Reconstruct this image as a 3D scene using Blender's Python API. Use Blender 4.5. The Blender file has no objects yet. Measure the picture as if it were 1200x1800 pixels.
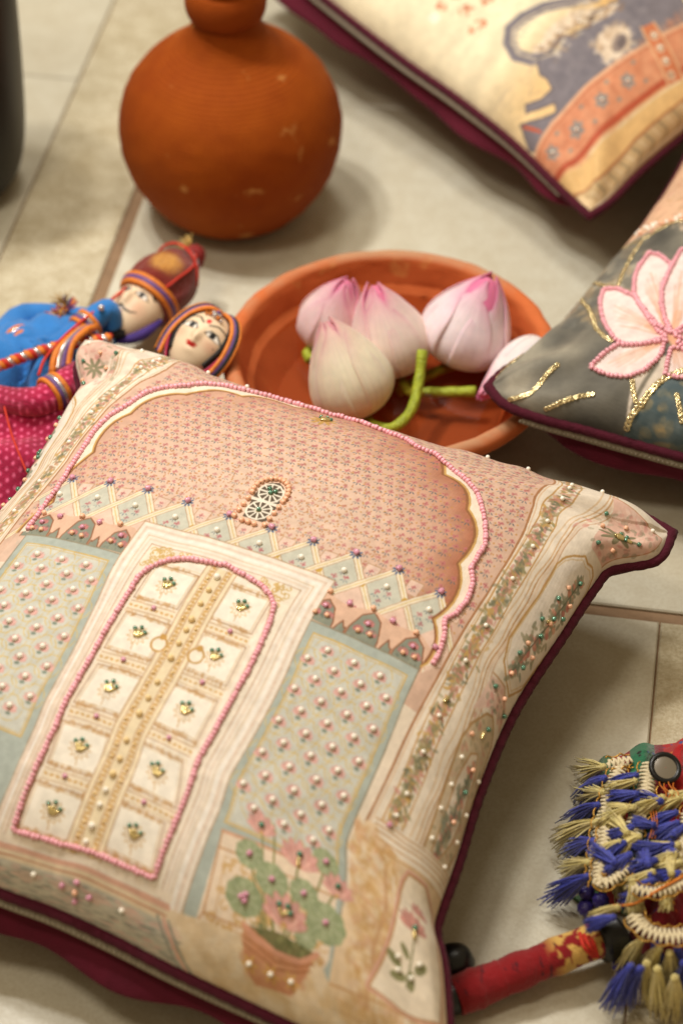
import bpy, math, random
import numpy as np
from mathutils import Vector, Matrix

# ------------------------------------------------------------------ camera, light, exposure
SC = bpy.context.scene
PITCH = math.radians(43.5); DIST = 1.42; FOC = 4050.0          # focal length in pixels of the 1200 x 1800 photograph
CAM = Vector((0, -DIST*math.cos(PITCH), DIST*math.sin(PITCH)))
cd = bpy.data.cameras.new('camera'); cam = bpy.data.objects.new('camera', cd); SC.collection.objects.link(cam)
cam.location = CAM; cam.rotation_euler = (math.pi/2-PITCH, 0, 0)
cd.sensor_fit = 'VERTICAL'; cd.sensor_height = 36; cd.lens = FOC/1800*36
cd.clip_start = .05; cd.clip_end = 50
cd.dof.use_dof = True; cd.dof.focus_distance = 1.275; cd.dof.aperture_fstop = 4.9
SC.camera = cam

world = bpy.data.worlds.new('World'); SC.world = world; world.use_nodes = True
bg = world.node_tree.nodes['Background']; bg.inputs[0].default_value = (1.0, .78, .46, 1); bg.inputs[1].default_value = .32

def area(name, loc, target, size, power, col, spread=180):
    l = bpy.data.lights.new(name, 'AREA'); l.shape = 'DISK'; l.size = size; l.energy = power; l.color = col; l.spread = math.radians(spread)
    o = bpy.data.objects.new(name, l); SC.collection.objects.link(o)
    o.location = loc; o.rotation_euler = (Vector(target)-Vector(loc)).to_track_quat('-Z', 'Y').to_euler()
    return o
area('ceiling_or_fill_lamp', (-.60, .34, 1.55), (-.16, .20, 0), .12, 3.7, (1.0, .98, .94), 105)
area('ceiling_or_fill_lamp', (-.45, .47, 1.55), (-.16, .20, 0), .12, 2.75, (1.0, .98, .94), 105)
area('ceiling_or_fill_lamp', (-.10, .72, 1.70), (-.16, .20, 0), .30, 2.7, (1.0, .98, .93), 115)
area('ceiling_or_fill_lamp', (.12, .35, 1.75), (-.16, .20, 0), .40, 1.9, (1.0, .93, .80), 130)
area('ceiling_or_fill_lamp', (-.55, -.50, 1.75), (-.14, 0, 0), .35, 5.6, (1.0, .90, .74), 150)  # added fill light from front left, opens the shadows; not a ceiling lamp
SC.view_settings.view_transform = 'Standard'; SC.view_settings.look = 'None'
SC.view_settings.exposure = 0.06; SC.view_settings.gamma = 1.0; SC.view_settings.use_curve_mapping = False
SC.cycles.use_denoising = True
SC.cycles.max_bounces = 8; SC.cycles.transparent_max_bounces = 12

# ------------------------------------------------------------------ helpers
_f = Vector((0, math.cos(PITCH), -math.sin(PITCH))); _up = Vector((0, math.sin(PITCH), math.cos(PITCH)))
def at(x, y, z):
    """world point at height z on the sight line of a photograph pixel"""
    d = _f+Vector((1, 0, 0))*((x-600)/FOC)-_up*((y-900)/FOC)
    return CAM+d*((z-CAM.z)/d.z)
def lin(c):
    return tuple(((v/255)/12.92 if v <= 10 else ((v/255+.055)/1.055)**2.4) for v in c)
COL = SC.collection
def link(o, parent=None):
    COL.objects.link(o)
    if parent is not None:
        o.parent = parent
        if parent.type == 'EMPTY': o.matrix_parent_inverse = Matrix.Translation(-parent.location)
    return o
def thing(name, label, cat, loc, group=None, kind=None):
    o = bpy.data.objects.new(name, None); o.location = loc; o.empty_display_size = .02; COL.objects.link(o)
    return tag(o, label, cat, group, kind)
def tag(o, label=None, cat=None, group=None, kind=None):
    for k, v in (('label', label), ('category', cat), ('group', group), ('kind', kind)):
        if v: o[k] = v
    return o
def mesh(name, verts, faces, m, parent=None, smooth=True, cols=None):
    me = bpy.data.meshes.new(name)
    V = np.asarray(verts, dtype=np.float32).reshape(-1, 3)
    if isinstance(faces, np.ndarray):
        F = faces.astype(np.int32); k = F.shape[1]
        me.vertices.add(len(V)); me.vertices.foreach_set('co', V.ravel())
        me.loops.add(F.size); me.loops.foreach_set('vertex_index', F.ravel())
        me.polygons.add(len(F)); me.polygons.foreach_set('loop_start', np.arange(0, F.size, k, dtype=np.int32))
        me.update(calc_edges=True)
    else:
        me.from_pydata([tuple(map(float, v)) for v in V], [], faces); me.update()
    if smooth: me.polygons.foreach_set('use_smooth', np.ones(len(me.polygons), dtype=bool))
    if cols is not None:
        at_ = me.color_attributes.new('tint', 'FLOAT_COLOR', 'POINT')
        c = np.ones((len(V), 4), np.float32); c[:, :3] = np.asarray(cols, np.float32).reshape(-1, 3); at_.data.foreach_set('color', c.ravel())
    if m is not None: me.materials.append(m)
    return link(bpy.data.objects.new(name, me), parent)
def inst(name, me, mtx, parent=None):
    o = bpy.data.objects.new(name, me)
    COL.objects.link(o)
    if parent is not None:
        o.parent = parent
        if parent.type == 'EMPTY': o.matrix_parent_inverse = Matrix.Translation(-parent.location)
    o.matrix_basis = mtx
    return o
def gridfaces(r, c, wrap_c=False, flip=False):
    i = np.arange(r-1)[:, None]; j = np.arange(c if wrap_c else c-1)[None, :]
    j2 = (j+1) % c
    f = np.stack(np.broadcast_arrays(i*c+j, (i+1)*c+j, (i+1)*c+j2, i*c+j2), -1).reshape(-1, 4)
    return f[:, ::-1] if flip else f
def lathe_data(prof, seg=64, fine=3):
    P = np.asarray(prof, float)
    if fine > 1:
        Q = np.vstack([2*P[0]-P[1], P, 2*P[-1]-P[-2]]); out = []
        for i in range(1, len(Q)-2):
            for t in np.linspace(0, 1, fine, endpoint=False):
                a, b, c, d = Q[i-1], Q[i], Q[i+1], Q[i+2]
                out.append(.5*((2*b)+(-a+c)*t+(2*a-5*b+4*c-d)*t*t+(-a+3*b-3*c+d)*t**3))
        P = np.vstack(out+[P[-1]])
    a = np.linspace(0, 2*np.pi, seg, endpoint=False)
    V = np.stack([P[:, 0:1]*np.cos(a), P[:, 0:1]*np.sin(a), np.repeat(P[:, 1:2], seg, 1)], -1)
    return V, gridfaces(len(P), seg, True, True)
def frame_along(P):
    """parallel-transport frames along polyline"""
    P = np.asarray(P, float); T = np.gradient(P, axis=0); T /= np.maximum(np.linalg.norm(T, axis=1, keepdims=True), 1e-9)
    n = np.cross(T[0], [0, 0, 1.]); n = n if np.linalg.norm(n) > 1e-3 else np.cross(T[0], [1., 0, 0]); n /= np.linalg.norm(n)
    N = []
    for t in T:
        n = n-t*np.dot(n, t); n /= max(np.linalg.norm(n), 1e-9); N.append(n)
    N = np.array(N); return T, N, np.cross(T, N)
def tube_data(P, r, seg=8, closed=False, caps=True):
    P = np.asarray(P, float); n = len(P)
    r = np.broadcast_to(np.asarray(r, float), (n,)) if np.ndim(r) else np.full(n, float(r))
    T, N, B = frame_along(P)
    a = np.linspace(0, 2*np.pi, seg, endpoint=False)
    V = P[:, None]+r[:, None, None]*(N[:, None]*np.cos(a)[None, :, None]+B[:, None]*np.sin(a)[None, :, None])
    F = [tuple(f) for f in gridfaces(n, seg, True)]
    if closed: F += [((n-1)*seg+j, j, (j+1) % seg, (n-1)*seg+(j+1) % seg) for j in range(seg)]
    elif caps: F += [tuple(range(seg)), tuple((n-1)*seg+j for j in range(seg))[::-1]]
    return V.reshape(-1, 3), F
class MB:
    """collects shapes into one mesh"""
    def __init__(self): self.v = []; self.f = []; self.c = []; self.n = 0
    def add(self, V, F, col=None):
        V = np.asarray(V, float).reshape(-1, 3); self.v.append(V); self.f += [tuple(int(i)+self.n for i in f) for f in F]; self.n += len(V)
        self.c.append(np.broadcast_to(np.asarray(col if col is not None else (1, 1, 1), float), (len(V), 3)))
        return self
    def tube(self, P, r, seg=8, col=None, closed=False): return self.add(*tube_data(P, r, seg, closed), col=col)
    def build(self, name, m, parent=None, smooth=True):
        return mesh(name, np.vstack(self.v), self.f, m, parent, smooth, np.vstack(self.c))
def spline(pts, n):
    return smooth_curve([tuple(p) for p in pts], np.linspace(0, 1, n))
def basis(z, x=None):
    """rotation matrix whose z axis is z"""
    z = Vector(z).normalized(); x = Vector(x) if x is not None else Vector((1, 0, 0)).cross(z)
    if x.length < 1e-4 or abs(x.normalized().dot(z)) > .99: x = Vector((0, 1, 0)).cross(z)
    x = (x-z*x.dot(z)).normalized(); y = z.cross(x)
    return Matrix((x, y, z)).transposed().to_4x4()
def ball_data(r=(1, 1, 1), seg=16, rings=10):
    th = np.linspace(0, np.pi, rings+1); a = np.linspace(0, 2*np.pi, seg, endpoint=False)
    V = np.stack([np.sin(th)[:, None]*np.cos(a)*r[0], np.sin(th)[:, None]*np.sin(a)*r[1], np.repeat(np.cos(th)[:, None], seg, 1)*r[2]], -1)
    return V, gridfaces(rings+1, seg, True)

# ------------------------------------------------------------------ materials
class NT:
    def __init__(self, name):
        self.m = bpy.data.materials.new(name); self.m.use_nodes = True; self.t = self.m.node_tree
        self.b = self.t.nodes['Principled BSDF']; self.out = self.t.nodes['Material Output']
    def n(self, kind, **kw):
        x = self.t.nodes.new(kind)
        for k, v in kw.items():
            if k.startswith('i_'):
                key = k[2:]; x.inputs[int(key) if key.isdigit() else key].default_value = v
            else: setattr(x, k, v)
        return x
    def l(self, a, b): self.t.links.new(a, b)
    def coord(self, which='Object'): return self.n('ShaderNodeTexCoord').outputs[which]
    def noise(self, scale, detail=4, rough=.55, vec=None):
        x = self.n('ShaderNodeTexNoise'); x.inputs['Scale'].default_value = scale; x.inputs['Detail'].default_value = detail; x.inputs['Roughness'].default_value = rough
        if vec is not None: self.l(vec, x.inputs['Vector'])
        return x.outputs['Fac']
    def ramp(self, fac, stops):
        x = self.n('ShaderNodeValToRGB'); e = x.color_ramp.elements
        while len(e) < len(stops): e.new(.5)
        for k, (p, c) in enumerate(stops): e[k].position = p; e[k].color = (*c, 1) if len(c) == 3 else c
        self.l(fac, x.inputs[0]); return x.outputs[0]
    def mix(self, fac, a, b, mode='MIX'):
        x = self.n('ShaderNodeMix', data_type='RGBA', blend_type=mode)
        for s, v in ((0, fac), (6, a), (7, b)):
            if hasattr(v, 'is_linked') or hasattr(v, 'node'): self.l(v, x.inputs[s])
            else: x.inputs[s].default_value = v if s == 0 else (*v[:3], 1)
        return x.outputs[2]
    def bump(self, h, strength, dist):
        x = self.n('ShaderNodeBump'); x.inputs['Strength'].default_value = strength; x.inputs['Distance'].default_value = dist
        self.l(h, x.inputs['Height'])
        prev = self.b.inputs['Normal'].links
        if prev: self.l(prev[0].from_socket, x.inputs['Normal'])
        self.l(x.outputs[0], self.b.inputs['Normal'])
    def set(self, **kw):
        for k, v in kw.items():
            s = self.b.inputs[k.replace('_', ' ')]
            if hasattr(v, 'node'): self.l(v, s)
            else: s.default_value = (*v, 1) if isinstance(v, tuple) and len(v) == 3 and s.type == 'RGBA' else v
        return self
def plain(name, c, rough=.6, var=.12, scale=60, bump=0., bscale=300, metal=0., sheen=0., spec=.5, sub=0.):
    k = NT(name); c = lin(c)
    n = k.noise(scale, 4, .6, k.coord())
    k.set(Base_Color=k.mix(n, tuple(v*(1-var*1.6) for v in c), tuple(min(v*(1+var*1.6), 1) for v in c)), Roughness=rough, Metallic=metal, Specular_IOR_Level=spec)
    if sheen: k.set(Sheen_Weight=sheen)
    if sub: k.set(Subsurface_Weight=sub, Subsurface_Radius=(.01, .006, .004), Subsurface_Scale=.5)
    if bump: k.bump(k.noise(bscale, 3, .6, k.coord()), bump, .001)
    return k.m
def tinted(name, rough=.75, weave=0., wscale=1500., noise=.10, nscale=70, metal=0., sheen=0., spec=.4, sub=0., gain=1.):
    """colour laid down on the mesh itself, with cloth or grain relief"""
    k = NT(name); a = k.n('ShaderNodeVertexColor', layer_name='tint').outputs[0]
    n = k.noise(nscale, 5, .6, k.coord())
    g = k.ramp(n, [(.25, (gain*(1-noise),)*3), (.75, (gain*(1+noise),)*3)])
    k.set(Base_Color=k.mix(1., a, g, 'MULTIPLY'), Roughness=rough, Metallic=metal, Specular_IOR_Level=spec)
    if sheen: k.set(Sheen_Weight=sheen)
    if sub: k.set(Subsurface_Weight=sub, Subsurface_Radius=(.012, .006, .004), Subsurface_Scale=.6)
    if weave:
        co = k.coord()
        for d, rot in (('X', .43), ('Y', .43)):
            mp = k.n('ShaderNodeMapping'); mp.inputs['Rotation'].default_value = (0, 0, rot); k.l(co, mp.inputs[0])
            w = k.n('ShaderNodeTexWave', bands_direction=d); w.inputs['Scale'].default_value = wscale/6.28; w.inputs['Distortion'].default_value = 1.5; w.inputs['Detail'].default_value = 1; k.l(mp.outputs[0], w.inputs[0])
            k.bump(w.outputs['Fac'], weave, .0004)
        k.bump(k.noise(220, 4, .6, co), weave*2.2, .0012); k.bump(k.noise(75, 3, .55, co), weave*3.4, .0020)
    return k.m
# ------------------------------------------------------------------ cushion shapes (plain numbers, metres)
def smooth_curve(pts, params):
    """Catmull-Rom through pts, read off at arc-length fractions params"""
    P = np.asarray(pts, float)
    Q = np.vstack([2*P[0]-P[1], P, 2*P[-1]-P[-2]])
    out = []
    t = np.linspace(0, 1, 60, endpoint=False)[:, None]
    for i in range(1, len(Q)-2):
        a, b, c, d = Q[i-1], Q[i], Q[i+1], Q[i+2]
        out.append(.5*((2*b)+(-a+c)*t+(2*a-5*b+4*c-d)*t*t+(-a+3*b-3*c+d)*t**3))
    out = np.vstack(out+[P[-1:]])
    L = np.r_[0, np.cumsum(np.linalg.norm(np.diff(out, axis=0), axis=1))]
    u = np.asarray(params)*L[-1]
    return np.stack([np.interp(u, L, out[:, k]) for k in range(3)], 1)

_c = (1-np.cos(np.linspace(0, np.pi, 4001)))/2
def _arc():
    x = 2*_c-1
    w = np.maximum(1-np.abs(x)**2.4, 0)**.45
    L = np.r_[0, np.cumsum(np.hypot(np.diff(x)*.185, .8*.068*np.diff(w)))]
    return L/L[-1]
_u = _arc()
def u2s(u): return np.interp(u, _u, _c)          # fabric coordinate -> patch coordinate
def s2u(s): return np.interp(s, _c, _u)

def vnoise(x, y, seed):
    """smooth value noise on arrays"""
    xi = np.floor(x).astype(np.int64); yi = np.floor(y).astype(np.int64)
    fx = x-xi; fy = y-yi
    fx = fx*fx*(3-2*fx); fy = fy*fy*(3-2*fy)
    def h(a, b):
        n = (a*374761393+b*668265263+seed*974711) & 0x7fffffff
        n = (n ^ (n >> 13))*1274126177 & 0x7fffffff
        return ((n ^ (n >> 16)) & 0xffff)/65535.
    return (h(xi, yi)*(1-fx)+h(xi+1, yi)*fx)*(1-fy)+(h(xi, yi+1)*(1-fx)+h(xi+1, yi+1)*fx)*fy

class Cushion:
    def __init__(self, top, right, bottom, left, h, seed, hback=.05, wr=1., supports=(), roll=(0, 0, 1, 0)):
        self.roll = np.array(roll, float)
        self.e = (top, right, bottom, left); self.h = h; self.hb = hback; self.seed = seed; self.wr = wr
        self.supports = supports
        a = np.subtract(top[-1], top[0]); b = np.subtract(bottom[0], top[0])
        n = np.cross(a, b); n /= np.linalg.norm(n); self.n = n*np.sign(n[2])
        self.c = np.mean([top[0], top[-1], bottom[0], bottom[-1]], axis=0)
    def patch(self, s, t):
        T, R, B, L = [smooth_curve(c, p) for c, p in zip(self.e, (s, t, s, t))]
        tl, tr, bl, br = [np.array(q) for q in (self.e[0][0], self.e[0][-1], self.e[2][0], self.e[2][-1])]
        S = s[None, :, None]; V = t[:, None, None]
        P = (1-V)*T[None]+V*B[None]+(1-S)*L[:, None]+S*R[:, None]
        P -= (1-S)*(1-V)*tl+S*(1-V)*tr+(1-S)*V*bl+S*V*br
        return P
    def bul(self, s, t, p=2.4, q=.45):
        f = lambda a: np.maximum(1-np.abs(2*a-1)**p, 0)**q
        return f(t)[:, None]*f(s)[None, :]
    def front(self, u, v):
        """front panel points for fabric coordinate arrays u (columns), v (rows)"""
        s, t = u2s(u), u2s(v)
        P = self.patch(s, t)+self.bul(s, t)[..., None]*self.n*self.h
        U, V = np.meshgrid(u, v)
        k = self.seed
        d = np.zeros_like(U)
        edge = np.minimum(np.minimum(U, 1-U), np.minimum(V, 1-V))
        hold = np.clip(edge/.05, 0, 1)
        # slow undulation of the filling
        d += .0012*(vnoise(U*5+k, V*5, k)-.5)+.0011*(vnoise(U*13, V*13+k, k+3)-.5)+.0009*(vnoise(U*30+2*vnoise(U*9, V*9, k), V*30+k, k+4)-.5)
        # puckers that run in from the seam
        al = np.where(np.minimum(U, 1-U) < np.minimum(V, 1-V), V, U)
        d += .0026*np.exp(-((edge-.05)/.045)**2)*(vnoise(al*26+k, edge*9, k+5)-.5)*2
        # radial folds at the ears
        for cu, cv in ((0, 0), (1, 0), (0, 1), (1, 1)):
            r = np.hypot(U-cu, V-cv); a = np.arctan2(np.abs(V-cv), np.abs(U-cu)+1e-6)
            d += .0032*np.exp(-((r-.16)/.09)**2)*np.sin(a*9+2.5*vnoise(U*7, V*7, k+cu*2+cv+7)+cu)*np.sin(2*a)
        P += (d*hold*self.wr)[..., None]*self.n
        return P
    def back(self, n):
        a = (1-np.cos(np.linspace(0, np.pi, n)))/2
        a = .5*a+.5*np.linspace(0, 1, n)
        P = self.patch(a, a)
        b = self.bul(a, a, 3.0, .5)
        U, V = np.meshgrid(a, a)
        edge = np.minimum(np.minimum(U, 1-U), np.minimum(V, 1-V))
        P = P-b[..., None]*self.n*self.hb
        # the loose back rolls out past the seam, unevenly
        out = P-self.c; out[..., 2] = 0
        out /= np.maximum(np.linalg.norm(out, axis=2, keepdims=True), 1e-6)
        al = np.where(np.minimum(U, 1-U) < np.minimum(V, 1-V), V, U)
        cor = np.clip(np.minimum(al, 1-al)/.16, 0, 1)
        am = (.013+.016*vnoise(al*9+self.seed, al*0, self.seed+9))*cor*np.clip((edge-.003)/.022, 0, 1)*np.exp(-np.maximum(edge-.03, 0)/.05)
        side = np.argmin(np.stack([V, 1-U, 1-V, U]), axis=0)
        am = am*self.roll[side]-(1-np.clip(self.roll[side], 0, 1))*.006*np.clip(edge/.02, 0, 1)*np.exp(-edge/.1)
        P += out*am[..., None]
        P[..., 2] += .004*(vnoise(U*14, V*14, self.seed+2)-.5)*np.clip(edge/.03, 0, 1)
        lo = np.full(P.shape[:2], .003)
        for (cx, cy, r, z) in self.supports:
            d = np.hypot(P[..., 0]-cx, P[..., 1]-cy)
            lo = np.maximum(lo, z-np.maximum(d-r, 0)*1.2)
        seam = self.patch(a, a)[..., 2]-.0015
        inner = edge > .004
        P[..., 2] = np.where(inner, np.maximum(P[..., 2], np.minimum(lo, seam)), P[..., 2])
        return P
    def rim(self, n):
        """closed seam line"""
        p = np.linspace(0, 1, n, endpoint=False)
        T, R, B, L = self.e
        return np.vstack([smooth_curve(T, p), smooth_curve(R, p), smooth_curve(B, 1-p), smooth_curve(L, 1-p)])
    def point(self, u, v):
        """surface point and outward normal at one fabric coordinate"""
        e = .004
        uu = np.array([max(u-e, 0), u, min(u+e, 1)]); vv = np.array([max(v-e, 0), v, min(v+e, 1)])
        P = self.front(uu, vv)
        nn = np.cross(P[1, 2]-P[1, 0], P[0, 1]-P[2, 1]); nn /= np.linalg.norm(nn)
        return P[1, 1], nn
# ------------------------------------------------------------------ printed cloth: flat colours laid down in fabric coordinates
class Canvas:
    def __init__(self, m, base):
        self.m = m
        self.a = np.empty((m, m, 3), np.float32); self.a[:] = np.array(base, np.float32)/255
        g = (np.arange(m)+.5)/m
        self.g = g
    def _win(self, x0, x1, y0, y1):
        m = self.m
        i0, i1 = max(int(x0*m)-1, 0), min(int(x1*m)+2, m); j0, j1 = max(int(y0*m)-1, 0), min(int(y1*m)+2, m)
        if i1 <= i0 or j1 <= j0: return None
        return slice(j0, j1), slice(i0, i1), self.g[i0:i1][None, :], self.g[j0:j1][:, None]
    def _mix(self, w, k, col):
        js, si = w[0], w[1]
        k = k[..., None].astype(np.float32)
        r = self.a[js, si]
        self.a[js, si] = r*(1-k)+k*(np.array(col, np.float32)/255)
    def ell(self, x, y, rx, ry, col, a=1., ang=0.):
        R = max(rx, ry)
        w = self._win(x-R, x+R, y-R, y+R)
        if w is None: return
        dx, dy = w[2]-x, w[3]-y
        c, s = math.cos(ang), math.sin(ang)
        p = (dx*c+dy*s)/rx; q = (-dx*s+dy*c)/ry
        d = np.sqrt(p*p+q*q)
        self._mix(w, np.clip((1-d)*min(rx, ry)*self.m+.5, 0, 1)*a, col)
    def poly(self, pts, col, a=1.):
        P = np.asarray(pts, float)
        w = self._win(P[:, 0].min(), P[:, 0].max(), P[:, 1].min(), P[:, 1].max())
        if w is None: return
        self._mix(w, self._inside(P, w)*a, col)
    def _inside(self, P, w):
        X, Y = np.broadcast_arrays(w[2], w[3])
        ins = np.zeros(X.shape, bool)
        x0, y0 = P[-1]
        for x1, y1 in P:
            if y0 != y1:
                c = ((y0 > Y) != (y1 > Y)) & (X < (x1-x0)*(Y-y0)/(y1-y0)+x0)
                ins ^= c
            x0, y0 = x1, y1
        return ins
    def mask(self, pts):
        P = np.asarray(pts, float); out = np.zeros((self.m, self.m), bool)
        w = self._win(P[:, 0].min(), P[:, 0].max(), P[:, 1].min(), P[:, 1].max())
        out[w[0], w[1]] = self._inside(P, w)
        return out
    def line(self, pts, width, col, a=1., jit=0., seed=0):
        P = np.asarray(pts, float); r = width/2
        for (x0, y0), (x1, y1) in zip(P[:-1], P[1:]):
            w = self._win(min(x0, x1)-r, max(x0, x1)+r, min(y0, y1)-r, max(y0, y1)+r)
            if w is None: continue
            dx, dy = x1-x0, y1-y0; L = dx*dx+dy*dy+1e-12
            k = np.clip(((w[2]-x0)*dx+(w[3]-y0)*dy)/L, 0, 1)
            d = np.hypot(w[2]-x0-k*dx, w[3]-y0-k*dy)
            self._mix(w, np.clip((r-d)*self.m+.5, 0, 1)*a, col)
    def rect(self, x0, y0, x1, y1, col, a=1.): self.poly([(x0, y0), (x1, y0), (x1, y1), (x0, y1)], col, a)
    def box(self, x0, y0, x1, y1, wd, col, a=1.): self.line([(x0, y0), (x1, y0), (x1, y1), (x0, y1), (x0, y0)], wd, col, a)
    def lotus(self, x, y, r, col, dark, heart, up=-1, a=1.):
        for k, t in enumerate((-1.35, 1.35, -.95, .95, -.5, .5, 0)):
            L = r*(1 if abs(t) < 1 else .92)
            cx, cy = x+math.sin(t)*L*.5, y+up*math.cos(t)*L*.5
            c = [c1*(1-.05*(k % 3))for c1 in col]
            self.ell(cx, cy, r*.2, L*.52, dark, a*.8, t*-up)
            self.ell(cx, cy, r*.16, L*.47, c, a, t*-up)
        self.ell(x, y, r*.16, r*.12, heart, a)
    def sprig(self, x, y, r, rng, pk=(190, 112, 106), lf=(92, 96, 100), a=.95):
        for k in range(4):
            t = k*1.6+rng.uniform(-.4, .4)
            self.ell(x+math.cos(t)*r*.42, y-.25*r+math.sin(t)*r*.36, r*.27, r*.23, pk, a*rng.uniform(.5, 1))
        self.ell(x, y-.25*r, r*.15, r*.15, (160, 80, 78), a)
        for t in (-.9, .0, .95):
            self.ell(x+math.sin(t)*r*.75, y+r*(.35+.4*math.cos(t)), r*.36, r*.13, lf, a*rng.uniform(.5, 1), math.pi/2-t)
    def blobs(self, x0, y0, x1, y1, n, r, cols, rng, a=.6):
        for _ in range(n):
            x, y = rng.uniform(x0, x1), rng.uniform(y0, y1)
            self.ell(x, y, r*rng.uniform(.5, 1.2), r*rng.uniform(.3, .7), cols[rng.randrange(len(cols))], a*rng.uniform(.4, 1), rng.uniform(0, 3))
    def scroll(self, x0, y0, x1, y1, n, r, col, rng, a=.7):
        for _ in range(n):
            x, y = rng.uniform(x0, x1), rng.uniform(y0, y1); t0 = rng.uniform(0, 6.3); R = r*rng.uniform(.5, 1); sg = rng.choice((-1, 1))
            self.line([(x+R*(1-.1*k)*math.cos(t0+sg*k*.7), y+R*(1-.1*k)*math.sin(t0+sg*k*.7)) for k in range(8)], r*.28, col, a)
    def mottle(self, amt, scale, seed):
        X, Y = np.meshgrid(self.g, self.g)
        n = (vnoise(X*scale, Y*scale, seed)-.5)+.6*(vnoise(X*scale*2.7, Y*scale*2.7, seed+1)-.5)
        self.a *= (1+amt*n)[..., None].astype(np.float32)
    def sample(self, n):
        """box-filter to an n x n vertex grid, linear light"""
        m = self.m; k = max(1, round(m/n))
        a = self.a
        if k > 1:
            p = np.pad(a, ((k//2, k//2), (k//2, k//2), (0, 0)), mode='edge')
            acc = 0
            for i in range(k):
                for j in range(k): acc = acc+p[i:i+m, j:j+m]
            a = acc/(k*k)
        idx = np.clip(np.round(np.linspace(0, m-1, n)).astype(int), 0, m-1)
        c = np.clip(a[np.ix_(idx, idx)], 0, 1)
        return np.where(c <= .04045, c/12.92, ((c+.055)/1.055)**2.4)

def arc(p, q, bow, n=8):
    """points from p to q bowed sideways by bow (fraction of the chord)"""
    p, q = np.asarray(p, float), np.asarray(q, float); d = q-p; nn = np.array([d[1], -d[0]])
    return [tuple(p+d*t+nn*bow*4*t*(1-t)) for t in np.linspace(0, 1, n)]
def pw(tab, x): return float(np.interp(x, [a for a, b in tab], [b for a, b in tab]))

ARCH_CUSPS = [(.160, .502), (.178, .440), (.184, .335), (.201, .247), (.259, .176), (.334, .141), (.410, .112), (.505, .098), (.605, .140), (.690, .190), (.757, .243), (.797, .337), (.814, .431), (.832, .502)]
def arch_line(off):
    out = []
    C0 = np.array([.5, .36])
    for a, b in zip(ARCH_CUSPS[:-1], ARCH_CUSPS[1:]):
        seg = arc(a, b, .17 if b[0] > .18 and a[0] < .825 else .08, 9)
        for p in seg[:-1]:
            d = np.array(p)-C0; d[0] *= 1.15; d /= np.linalg.norm(d)
            out.append((p[0]+d[0]*off, p[1]+d[1]*off))
    out.append(ARCH_CUSPS[-1])
    return out
ARCH_BEADS = [(.176, .500), (.170, .450), (.166, .409), (.159, .364), (.160, .333), (.159, .290), (.166, .260), (.184, .233), (.194, .201), (.214, .177), (.240, .160), (.266, .137), (.299, .121), (.331, .113), (.370, .100), (.410, .094), (.455, .090), (.506, .095), (.546, .104), (.584, .116), (.613, .140), (.646, .146), (.687, .169), (.721, .184), (.751, .203), (.777, .232), (.797, .259), (.814, .289), (.817, .317), (.819, .336), (.834, .354), (.841, .380), (.839, .408), (.830, .426), (.841, .446), (.847, .469), (.846, .491)]
_WV = [.52, .60, .66, .72, .77, .82, .87, .93]
_WX = [-.505, -.31, -.155, -.105, 0, .108, .152, .316, .495]
_WT = np.array([[0, 0, 0, 0, 0, 0, 0, 0], [.195, .200, .205, .210, .212, .212, .211, .210], [.348, .364, .372, .378, .380, .377, .376, .374], [.398, .400, .402, .406, .407, .402, .400, .402], [.503, .506, .507, .508, .505, .497, .493, .490],
                [.611, .617, .614, .613, .608, .597, .588, .582], [.657, .664, .661, .658, .651, .637, .628, .620], [.821, .823, .819, .818, .815, .808, .803, .798], [1, 1, 1, 1, 1, 1, 1, 1]])
def warp(x, v):
    """the way the printed door leaf is pulled by the filling"""
    t = 0.
    for dv in (-.02, -.01, 0, .01, .02):
        t += float(np.interp(x-.505, _WX, [np.interp(v+dv, _WV, r) for r in _WT]))
    return t/5
def wl(x, v0, v1, n=24): return [(warp(x, v), v) for v in np.linspace(v0, v1, n)]
def door_x(side, v): return warp(.400 if side < 0 else .613, v)
def door_line():
    L = [(door_x(-1, v), v) for v in np.linspace(.916, .565, 30)]
    top = [(.398, .548), (.399, .536), (.407, .517), (.424, .500), (.446, .490), (.469, .487), (.491, .484), (.503, .479), (.524, .484), (.546, .486), (.570, .491), (.590, .501), (.603, .514), (.609, .534), (.613, .556)]
    R = [(door_x(1, v), v) for v in np.linspace(.575, .905, 30)]
    return L+top+R+[(x, .916-.010*(x-.402)/.17) for x in np.linspace(.577, .413, 14)]
STUDS = [(.179, .392), (.248, .391), (.316, .392), (.386, .393), (.457, .396), (.527, .395), (.595, .392), (.662, .387), (.730, .385), (.802, .390)]
def col_edge(v): return pw([(0, .76), (.05, .775), (.116, .797), (.18, .832), (.236, .849), (.289, .855), (.36, .860), (.44, .862), (.5, .860), (.72, .842), (1, .82)], v)
def vine_x(v): return pw([(0, .775), (.06, .80), (.106, .822), (.14, .843), (.195, .865), (.25, .873), (.314, .877), (.395, .884), (.5, .886), (.545, .884), (.66, .879), (.72, .874), (1, .86)], v)
def mould_x(v): return pw([(0, .84), (.09, .866), (.138, .885), (.24, .899), (.36, .904), (.417, .909), (.5, .919), (.6, .918), (.695, .906), (.75, .90), (1, .89)], v)
PANEL_FLOWERS = [(u+.0208*(r % 2)-.0405*0, .543+.0232*r) for r in range(12) for u in (.660, .7015, .743, .7845, .826) if .676 < u+.0208*(r % 2) < .815]
DOOR_LOTUS = [(.443, .540), (.446, .625), (.451, .709), (.446, .796), (.440, .881), (.560, .535), (.563, .617), (.562, .700), (.555, .788), (.546, .871)]

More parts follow.
